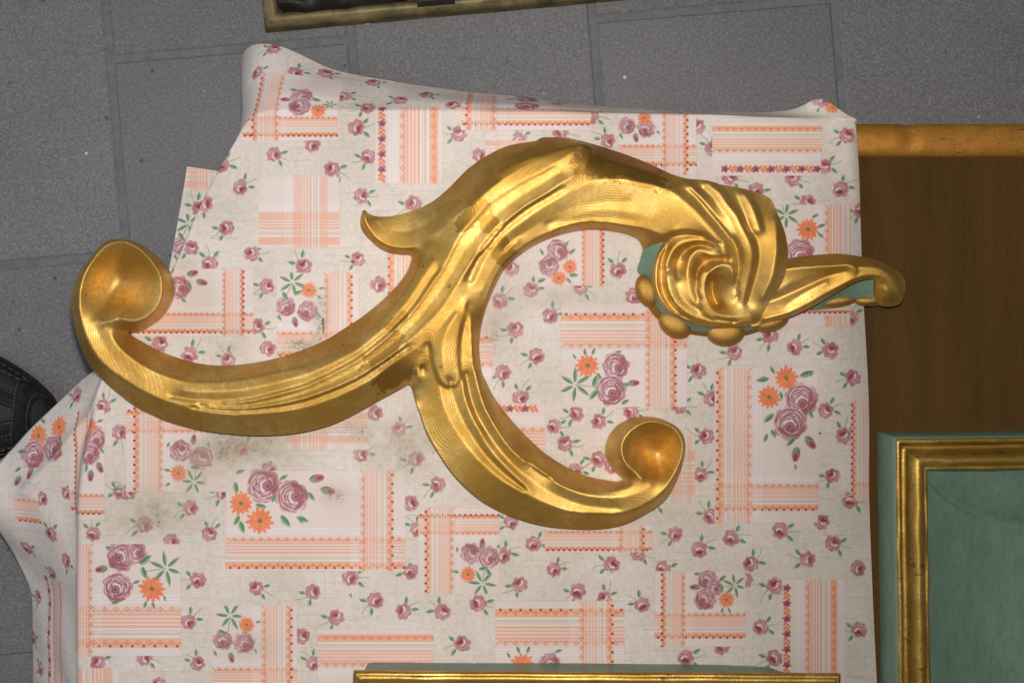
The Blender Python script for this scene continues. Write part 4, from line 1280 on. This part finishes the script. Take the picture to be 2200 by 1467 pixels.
GOUT = L3("""1424,520,21 1398,528,12 1383,537,6 1376,559,6 1370,579,5 1376,590,5 1387,598,6 1391,615,6 1397,640,6 1408,662,6 1424,682,6 1446,697,6 1470,706,6 1493,711,6 1530,716,6 1565,717,6 1600,712,6 1630,703,7 1660,694,8
1640,690,16 1610,690,19 1577,696,19 1540,697,19 1504,692,19 1470,681,19 1443,667,19 1423,649,19 1410,628,19 1409,605,19 1408,585,19 1411,562,19 1420,540,19""")
gl = []
BOUT = L3("""1377,598,3 1383,640,3 1394,662,3 1412,684,3 1438,703,3 1466,714,3 1493,719,3 1530,724,3 1565,725,3 1602,720,3 1634,711,3 1668,700,3 1694,688,4 1660,685,9 1620,697,9 1565,708,9 1500,703,9
1450,690,9 1420,670,9 1400,640,9 1393,606,8""")
build_relief(Relief(BOUT, [], 2.0, 2), orn, [], 'bead_strip', None, M['gold_bead'])
build_relief(Relief(GOUT, gl, 2.0, 2), orn, [], 'painted_band', None, M['green_soft'])
UOUT = L3("1740,665,4 1772,646,14 1801,629,18 1830,613,20 1853,604,21 1880,602,22 1886,640,14 1888,652,9 1868,658,4 1836,650,3 1800,660,3 1765,664,3")
build_relief(Relief(UOUT, [L3("1790,645,10 1830,628,14 1860,626,16")], 2.0, 2), orn, [], 'painted_underside', None, M['green_soft'])

def bead_mesh():
    v, f = [], []
    n, m = 28, 14
    for j in range(m + 1):
        t = math.pi * j / m
        for i in range(n):
            a = 2 * math.pi * i / n
            v.append((math.sin(t) * math.cos(a), math.sin(t) * math.sin(a), math.cos(t)))
    for j in range(m):
        for i in range(n):
            f.append((j * n + i, (j + 1) * n + i, (j + 1) * n + (i + 1) % n, j * n + (i + 1) % n))
    me = mesh_from('bead', v, f)
    me.materials.append(M['gold_bead'])
    return me
bm_ = bead_mesh()
for (x, y, rx, ry, dg, zc, rz) in [(1391, 625, 37, 25, 70, 5, 10), (1450, 696, 39, 28, 36, 5, 10), (1559, 713, 42, 31, 0, 5, 10), (1658, 690, 39, 22, -18, 5, 10), (1796, 646, 44, 15, -6, 4, 8), (1864, 646, 28, 12, 0, 4, 8)]:
    b = bpy.data.objects.new('bead', bm_)
    z = ZB + zc / 1000.0
    b.location = P(x, y, z)
    k = (CAM_Z - z) / FPX
    b.scale = (rx * k, ry * k, rz / 1000.0 * .98)
    b.rotation_euler = (0, 0, math.radians(-dg))
    COL.objects.link(b)
    b.parent = orn
    b.matrix_parent_inverse = orn.matrix_world.inverted()

# ------------------------------------------------------------------ framed pieces
def fbm(x, y, s):
    return mnoise.noise(Vector((x * s, y * s, 1.7)))
def frame_part(name, corners, prof, mat, root, side, seg=60, rough=0.0004, z0=0.0):
    """one mitred side of a frame. corners: 4 world xy (clockwise seen from above), prof: (inset m, z m) list"""
    c = [Vector((p[0], p[1])) for p in corners]
    n = len(c)
    def inset(d):
        out = []
        for i in range(n):
            e0 = (c[i] - c[i - 1]).normalized(); e1 = (c[(i + 1) % n] - c[i]).normalized()
            n0 = Vector((e0.y, -e0.x)); n1 = Vector((e1.y, -e1.x))
            b = (n0 + n1); b = b / (1 + n0.dot(n1))
            out.append(c[i] + b * d)
        return out
    v, f = [], []
    for (d, z) in prof:
        q = inset(d)
        a, b = q[side], q[(side + 1) % n]
        for s in range(seg + 1):
            p = a.lerp(b, s / seg)
            k = rough * fbm(p.x * 1.0 + d * 40, p.y + z * 30, 26)
            v.append((p.x + k, p.y + k, z0 + z + rough * fbm(p.x + 3, p.y + d * 9, 34)))
    m = seg + 1
    for r in range(len(prof) - 1):
        for s in range(seg):
            f.append((r * m + s, (r + 1) * m + s, (r + 1) * m + s + 1, r * m + s + 1))
    me = mesh_from(name, v, f)
    return link(name, me, mat, root)

# brown panel under the cloth, with a gilt half-round rail along its far edge
bp = empty('brown_panel', P(1900, 700, 0))
tag(bp, 'large brown board with a worn gilt half-round rail along its edge, mostly under the cloth', 'wooden panel')
HB = H - 0.009
bx = [P(560, 300, HB), P(2750, 300, HB), P(2750, 1900, HB), P(300, 1900, HB), P(300, 900, HB)]
v = [(p[0], p[1], HB) for p in bx] + [(p[0], p[1], 0.002) for p in bx]
n = len(bx)
link('board', mesh_from('board', v, [tuple(range(n))[::-1]] + [(i, (i + 1) % n, n + (i + 1) % n, n + i) for i in range(n)], False), M['brown'], bp)
y0, y1 = P(0, 264.5, H - .002)[1], P(0, 337, H - .004)[1]
xa, xb = P(560, 0, H)[0], P(2750, 0, H)[0]
v, f = [], []
SEG, PR_N = 220, 18
for s in range(SEG + 1):
    x = xa + (xb - xa) * s / SEG
    ppx = 1100 + x / (CAM_Z - H) * FPX
    dent = math.exp(-((ppx - 1958) / 16.0) ** 2)
    for k in range(PR_N + 1):
        t = k / PR_N
        a = math.pi * t
        y = (y0 + y1) / 2 + (y0 - y1) / 2 * math.cos(a)
        z = HB - .002 + (H - .0012 - HB + .002) * math.sin(a) ** .75
        z -= .0022 * dent * max(0, 1 - abs(t - .35) * 2.2)
        y -= .0012 * dent * (1 - t)
        z += .00035 * fbm(x, y, 40) + .00025 * fbm(x, y, 150)
        v.append((x, y, min(z, H - .001)))
    v.append((x, y0, 0.002))
for s in range(SEG):
    m = PR_N + 2
    for k in range(PR_N):
        f.append((s * m + k, s * m + k + 1, (s + 1) * m + k + 1, (s + 1) * m + k))
    f.append((s * m, (s + 1) * m, (s + 1) * m + m - 1, s * m + m - 1))
link('rail', mesh_from('rail', v, f), M['gold_rail'], bp)

# green panel with gilt moulding, lower right
gp = empty('green_panel', P(2100, 1200, HB))
tag(gp, 'sage green panel with gilt moulding frame lying on the brown board', 'framed panel')
zb = HB + .0005
def wxy(px_, py_, z):
    p = P(px_, py_, z)
    return (p[0], p[1])
cs = [wxy(1884, 928, zb), wxy(2760, 918, zb), wxy(2760, 1860, zb), wxy(1896, 1860, zb)]
wall = [(0, 0), (.0006, .052), (.0016, .0555), (.003, .057)]
gold1 = [(.003, .0568), (.0042, .0584), (.0078, .0586), (.0090, .0560), (.0100, .0480), (.0130, .0455), (.0170, .0490), (.0205, .0545), (.0245, .0585), (.0285, .0590), (.0320, .0575), (.0340, .0555), (.0352, .0562), (.0375, .0560), (.0385, .0530), (.0390, .0480)]
for s in (0, 1, 2, 3):
    frame_part('side_board', cs, wall, M['green'], gp, s, 60, .0004, zb)
    frame_part('moulding', cs, gold1, M['gold_mould'], gp, s, 160, .0011, zb)
# field: a bulging surface cut by a sloping cove at the top
X0, X1 = cs[0][0] + .0375, cs[1][0] - .0375
Y1, Y0 = cs[0][1] - .0375, cs[2][1] + .0375
NXf, NYf = 150, 260
v, f = [], []
xc = P(2330, 0, zb + .05)[0]
for j in range(NYf + 1):
    for i in range(NXf + 1):
        x = X0 + (X1 - X0) * (i / NXf) ** 1.4; y = Y1 + (Y0 - Y1) * (j / NYf) ** 1.5
        xr = max(-1, min(1, (x - xc) / (xc - X0)))
        sq = math.sqrt(max(0, 1 - xr * xr * .985))
        dy = Y1 - y
        cut = .075 * sq ** 1.5                      # curved end of the raised belly
        belly = .0505 - .6 * cut
        cove = .047 - .6 * dy
        k = min(1, max(0, (dy - cut) / .010 + .5)); k = k * k * (3 - 2 * k)
        z = cove * (1 - k) + belly * k + .0010 * math.exp(-((dy - cut - .005) / .0018) ** 2)
        z += .0006 * fbm(x, y, 28) + .0003 * fbm(x, y, 80)
        v.append((x, y, zb + z))
for j in range(NYf):
    for i in range(NXf):
        a = j * (NXf + 1) + i
        f.append((a, a + NXf + 1, a + NXf + 2, a + 1))
link('field', mesh_from('field', v, f), M['green'], gp)

# piece with a gilt top edge at the bottom of the picture, resting on the cloth
bo = empty('gilt_ledge', P(1280, 1500, H))
tag(bo, 'long gilt moulding on a sage green base, at the lower edge resting on the cloth', 'moulding')
def prism(name, pts, z0, z1, mat, root, bev=.002):
    v, f = [], []
    c = Vector((sum(p[0] for p in pts) / len(pts), sum(p[1] for p in pts) / len(pts)))
    n = len(pts)
    for (ins, z) in ((0, z0), (0, z1 - bev), (bev, z1)):
        for p in pts:
            d = (c - Vector(p)); d.normalize()
            v.append((p[0] + d.x * ins, p[1] + d.y * ins, z))
    for r in (0, n):
        for i in range(n):
            f.append((r + i, r + n + i, r + n + (i + 1) % n, r + (i + 1) % n))
    f.append(tuple(range(2 * n, 3 * n)))
    return link(name, mesh_from(name, v, f, False), mat, root)
zl = H + .0010
pl_ = [(788, 1428), (792, 1423), (800, 1422), (890, 1422), (892, 1423), (1015, 1423.5), (1018, 1425), (1022, 1423.5), (1240, 1424), (1420, 1426), (1540, 1427), (1650, 1432), (1692, 1446), (1720, 1600), (788, 1600)]
prism('base', [wxy(x, y, zl) for x, y in pl_], zl, zl + .033, M['green'], bo, .0008)
cs2 = [wxy(759, 1441, zl + .040), wxy(1806, 1447, zl + .040), wxy(1806, 1760, zl + .040), wxy(759, 1760, zl + .040)]
lp = [(.0012, .0335), (0, .0350), (0, .0400), (.0012, .0425), (.0040, .0430), (.0062, .0422), (.0085, .0450), (.0120, .0500), (.0165, .0530), (.0220, .0540), (.0300, .0530), (.0360, .0490), (.0370, .0470)]
for s in (0, 1, 2, 3):
    frame_part('moulding', cs2, lp, M['gold_mould'], bo, s, 120, .0006, zl)
q = [wxy(795, 1478, zl + .04), wxy(1770, 1478, zl + .04), wxy(1770, 1730, zl + .04), wxy(795, 1730, zl + .04)]
prism('infill', q, zl + .0345, zl + .0475, M['gold_mould'], bo, .001)

# dull bronze frame on the floor at the top of the picture
tf = empty('bronze_frame', P(900, 0, 0))
tag(tf, 'dull bronze frame with blackened carving inside, lying on the floor tiles beyond the cloth', 'picture frame')
zt = .002
o = Vector(wxy(573, 71, zt)); ex = (Vector(wxy(1345, 1, zt)) - o).normalized(); ey = Vector((-ex.y, ex.x))
W_, H_ = .74, .42
cs3 = [tuple(o + ey * H_), tuple(o + ey * H_ + ex * W_), tuple(o + ex * W_), tuple(o)]
fp = [(0, 0), (.0005, .014), (.0016, .0165), (.0045, .0175), (.008, .0205), (.013, .0215), (.0175, .0195), (.0182, .010)]
for s in (0, 1, 2, 3):
    frame_part('rail', cs3, fp, M['bronze'], tf, s, 70, .0007, zt)
def quad_world(a0, b0, a1, b1):
    return [tuple(o + ex * a0 + ey * b0), tuple(o + ex * a1 + ey * b0), tuple(o + ex * a1 + ey * b1), tuple(o + ex * a0 + ey * b1)]
prism('backing', quad_world(.0172, .0172, W_ - .0172, H_ - .0172), zt, zt + .009, M['dark_wood'], tf)
# blackened carved leaf that laps over the rail, and a cross bar
v, f = [], []
NL, NWd = 40, 12
for i in range(NL + 1):
    t = i / NL
    a = .024 + .165 * t
    wd = .020 * math.sin(math.pi * min(1, t * 1.02)) ** .6 + .003
    cb = .024 + .014 * math.sin(t * 2.6) - .004 * t
    for j in range(NWd + 1):
        s = j / NWd * 2 - 1
        p = o + ex * (a + .006 * math.sin(t * 19) * abs(s)) + ey * (cb + wd * s)
        v.append((p.x, p.y, zt + .012 + .022 * (1 - s * s) ** .5 + .003 * math.sin(t * 22 + s * 3)))
for i in range(NL):
    for j in range(NWd):
        a = i * (NWd + 1) + j
        f.append((a, a + NWd + 1, a + NWd + 2, a + 1))
link('carved_leaf', mesh_from('carved_leaf', v, f), M['dark_wood'], tf)
prism('cross_bar', quad_world(.190, .0085, .236, H_ - .03), zt + .009, zt + .029, M['dark_wood'], tf, .004)

# ------------------------------------------------------------------ shoe at the left edge
def mat_suede():
    t = NT('black_suede')
    n = t.noise(160, 4, .6)
    t.set(Base_Color=t.ramp(n, [(.3, (.007, .007, .008, 1)), (.7, (.024, .022, .024, 1))]), Roughness=.85)
    t.b.inputs['Specular IOR Level'].default_value = .2
    t.bump(n, .5, .0012)
    return t.m
def mat_mesh():
    t = NT('dark_teal_mesh')
    vo = t.n('ShaderNodeTexVoronoi'); vo.inputs['Scale'].default_value = 520
    t.l(t.coord(), vo.inputs['Vector'])
    t.set(Base_Color=t.ramp(vo.outputs['Distance'], [(.2, (.004, .005, .006, 1)), (.6, (.014, .020, .024, 1))]), Roughness=.7)
    t.bump(vo.outputs['Distance'], .6, .001)
    return t.m
M['suede'], M['mesh'] = mat_suede(), mat_mesh()
sole_m = mat_paint('black_rubber', (.008, .008, .010), (.018, .018, .022), .6, .3, 40, (1, 1, 1), .2)
sh = empty('shoe', P(-140, 900, 0))
tag(sh, 'dark suede and mesh shoe with stitched overlays, its toe beside the flap of the cloth', 'shoe')
toe = Vector(P(101, 893, .03)[:2]); heading = Vector((1.0, -.10)).normalized(); side = Vector((-heading.y, heading.x))
Ls = .30
def half_w(t):           # t: 0 toe .. 1 heel
    return .066 * (min(1, t / .30) ** .52 if t < .30 else 1.0 - .22 * ((t - .30) / .7)) * (1 if t < .97 else max(0.2, (1.02 - t) / .05) ** .5)
def top_h(t):
    return .040 + .038 * min(1, (t / .45)) ** .8 + .03 * max(0, t - .5)
def shoe_pt(t, s, lift=0.0):
    """t along, s across -1..1 over the upper"""
    w_ = half_w(t); h = top_h(t) * (min(1, t / .10) ** .5 * .55 + .45)
    a = s * math.pi / 2
    p = toe - heading * (t * Ls) + side * (math.sin(a) * (w_ + lift))
    return (p.x, p.y, .018 + (h - .018 + lift) * max(0, math.cos(a)) ** .62)
v, f = [], []
NT_, NS_ = 60, 40
for i in range(NT_ + 1):
    t = (i / NT_) ** 1.5 * .995 + .0015
    for j in range(NS_ + 1):
        v.append(shoe_pt(t, j / NS_ * 2 - 1))
for i in range(NT_):
    for j in range(NS_):
        a = i * (NS_ + 1) + j
        f.append((a, a + 1, a + NS_ + 2, a + NS_ + 1))
link('upper', mesh_from('upper', v, f), M['mesh'], sh)
v, f = [], []
for (k, z) in ((.98, .0), (1.03, .004), (1.05, .014), (1.03, .022), (.96, .026)):
    for i in range(NT_ + 1):
        t = (i / NT_) ** 1.6 * .998 + .001
        for sg in (1,):
            p = toe + heading * .004 - heading * (t * (Ls + .004)) + side * (half_w(t) * k * sg + .002)
            v.append((p.x, p.y, z))
    for i in range(NT_, -1, -1):
        t = (i / NT_) ** 1.6 * .998 + .001
        p = toe + heading * .004 - heading * (t * (Ls + .004)) - side * (half_w(t) * k + .002)
        v.append((p.x, p.y, z))
m = 2 * (NT_ + 1)
for r in range(4):
    for i in range(m):
        f.append((r * m + i, r * m + (i + 1) % m, (r + 1) * m + (i + 1) % m, (r + 1) * m + i))
link('sole', mesh_from('sole', v, f), sole_m, sh)
def overlay(cells, name='overlay', lift=.0028):
    """raised suede strip following the upper between two (t,s) polylines"""
    A = resample(np.array([(t, s, 0) for t, s in cells[0]]), 30); Bq = resample(np.array([(t, s, 0) for t, s in cells[1]]), 30)
    v, f = [], []
    rows = [(0, 0), (0.06, 1), (.5, 1.15), (.94, 1), (1, 0)]
    for (q_, l_) in rows:
        for k in range(30):
            t, s = A[k, :2] * (1 - q_) + Bq[k, :2] * q_
            v.append(shoe_pt(max(.002, t), s, lift * l_))
    for r in range(len(rows) - 1):
        for k in range(29):
            f.append((r * 30 + k, r * 30 + k + 1, (r + 1) * 30 + k + 1, (r + 1) * 30 + k))
    link(name, mesh_from(name, v, f), M['suede'], sh)
    # stitches along both edges
    sv, sf = [], []
    for q_ in (.14, .86):
        for k in range(0, 29):
            for (kk, ww) in ((k + .15, .0), (k + .65, .0)):
                pass
            t0, s0 = (A[k, :2] * (1 - q_) + Bq[k, :2] * q_); t1, s1 = (A[k + 1, :2] * (1 - q_) + Bq[k + 1, :2] * q_)
            a = Vector(shoe_pt(max(.002, t0), s0, lift * 1.25)); b = Vector(shoe_pt(max(.002, t1), s1, lift * 1.25))
            b = a.lerp(b, .6)
            dr = (b - a)
            if dr.length < 1e-6: continue
            nr = Vector((-dr.y, dr.x, 0)).normalized() * .0004
            n0 = len(sv)
            sv += [a + nr, a - nr, b - nr, b + nr]
            sf.append((n0, n0 + 1, n0 + 2, n0 + 3))
    link('stitching', mesh_from('stitching', sv, sf, False), M['stitch'], sh)
ts = NT('grey_thread'); ts.set(Base_Color=(.10, .095, .095, 1), Roughness=.9); M['stitch'] = ts.m
overlay([[(.003, -.98), (.03, -.8), (.05, -.4), (.055, 0), (.05, .4), (.03, .8), (.003, .98)], [(.10, -.98), (.13, -.8), (.12, -.4), (.11, 0), (.12, .4), (.13, .8), (.10, .98)]])
overlay([[(.10, .98), (.30, .96), (.6, .96), (.95, .98)], [(.12, .74), (.30, .62), (.6, .6), (.95, .7)]])
overlay([[(.10, -.98), (.30, -.96), (.6, -.96), (.95, -.98)], [(.12, -.74), (.30, -.62), (.6, -.6), (.95, -.7)]])
overlay([[(.11, .10), (.22, .20), (.34, .30), (.5, .34)], [(.11, .42), (.20, .46), (.33, .52), (.5, .56)]])
overlay([[(.11, -.10), (.22, -.20), (.34, -.30), (.5, -.34)], [(.11, -.42), (.20, -.46), (.33, -.52), (.5, -.56)]])
overlay([[(.30, -.32), (.34, 0), (.30, .32)], [(.36, -.34), (.40, 0), (.36, .34)]])
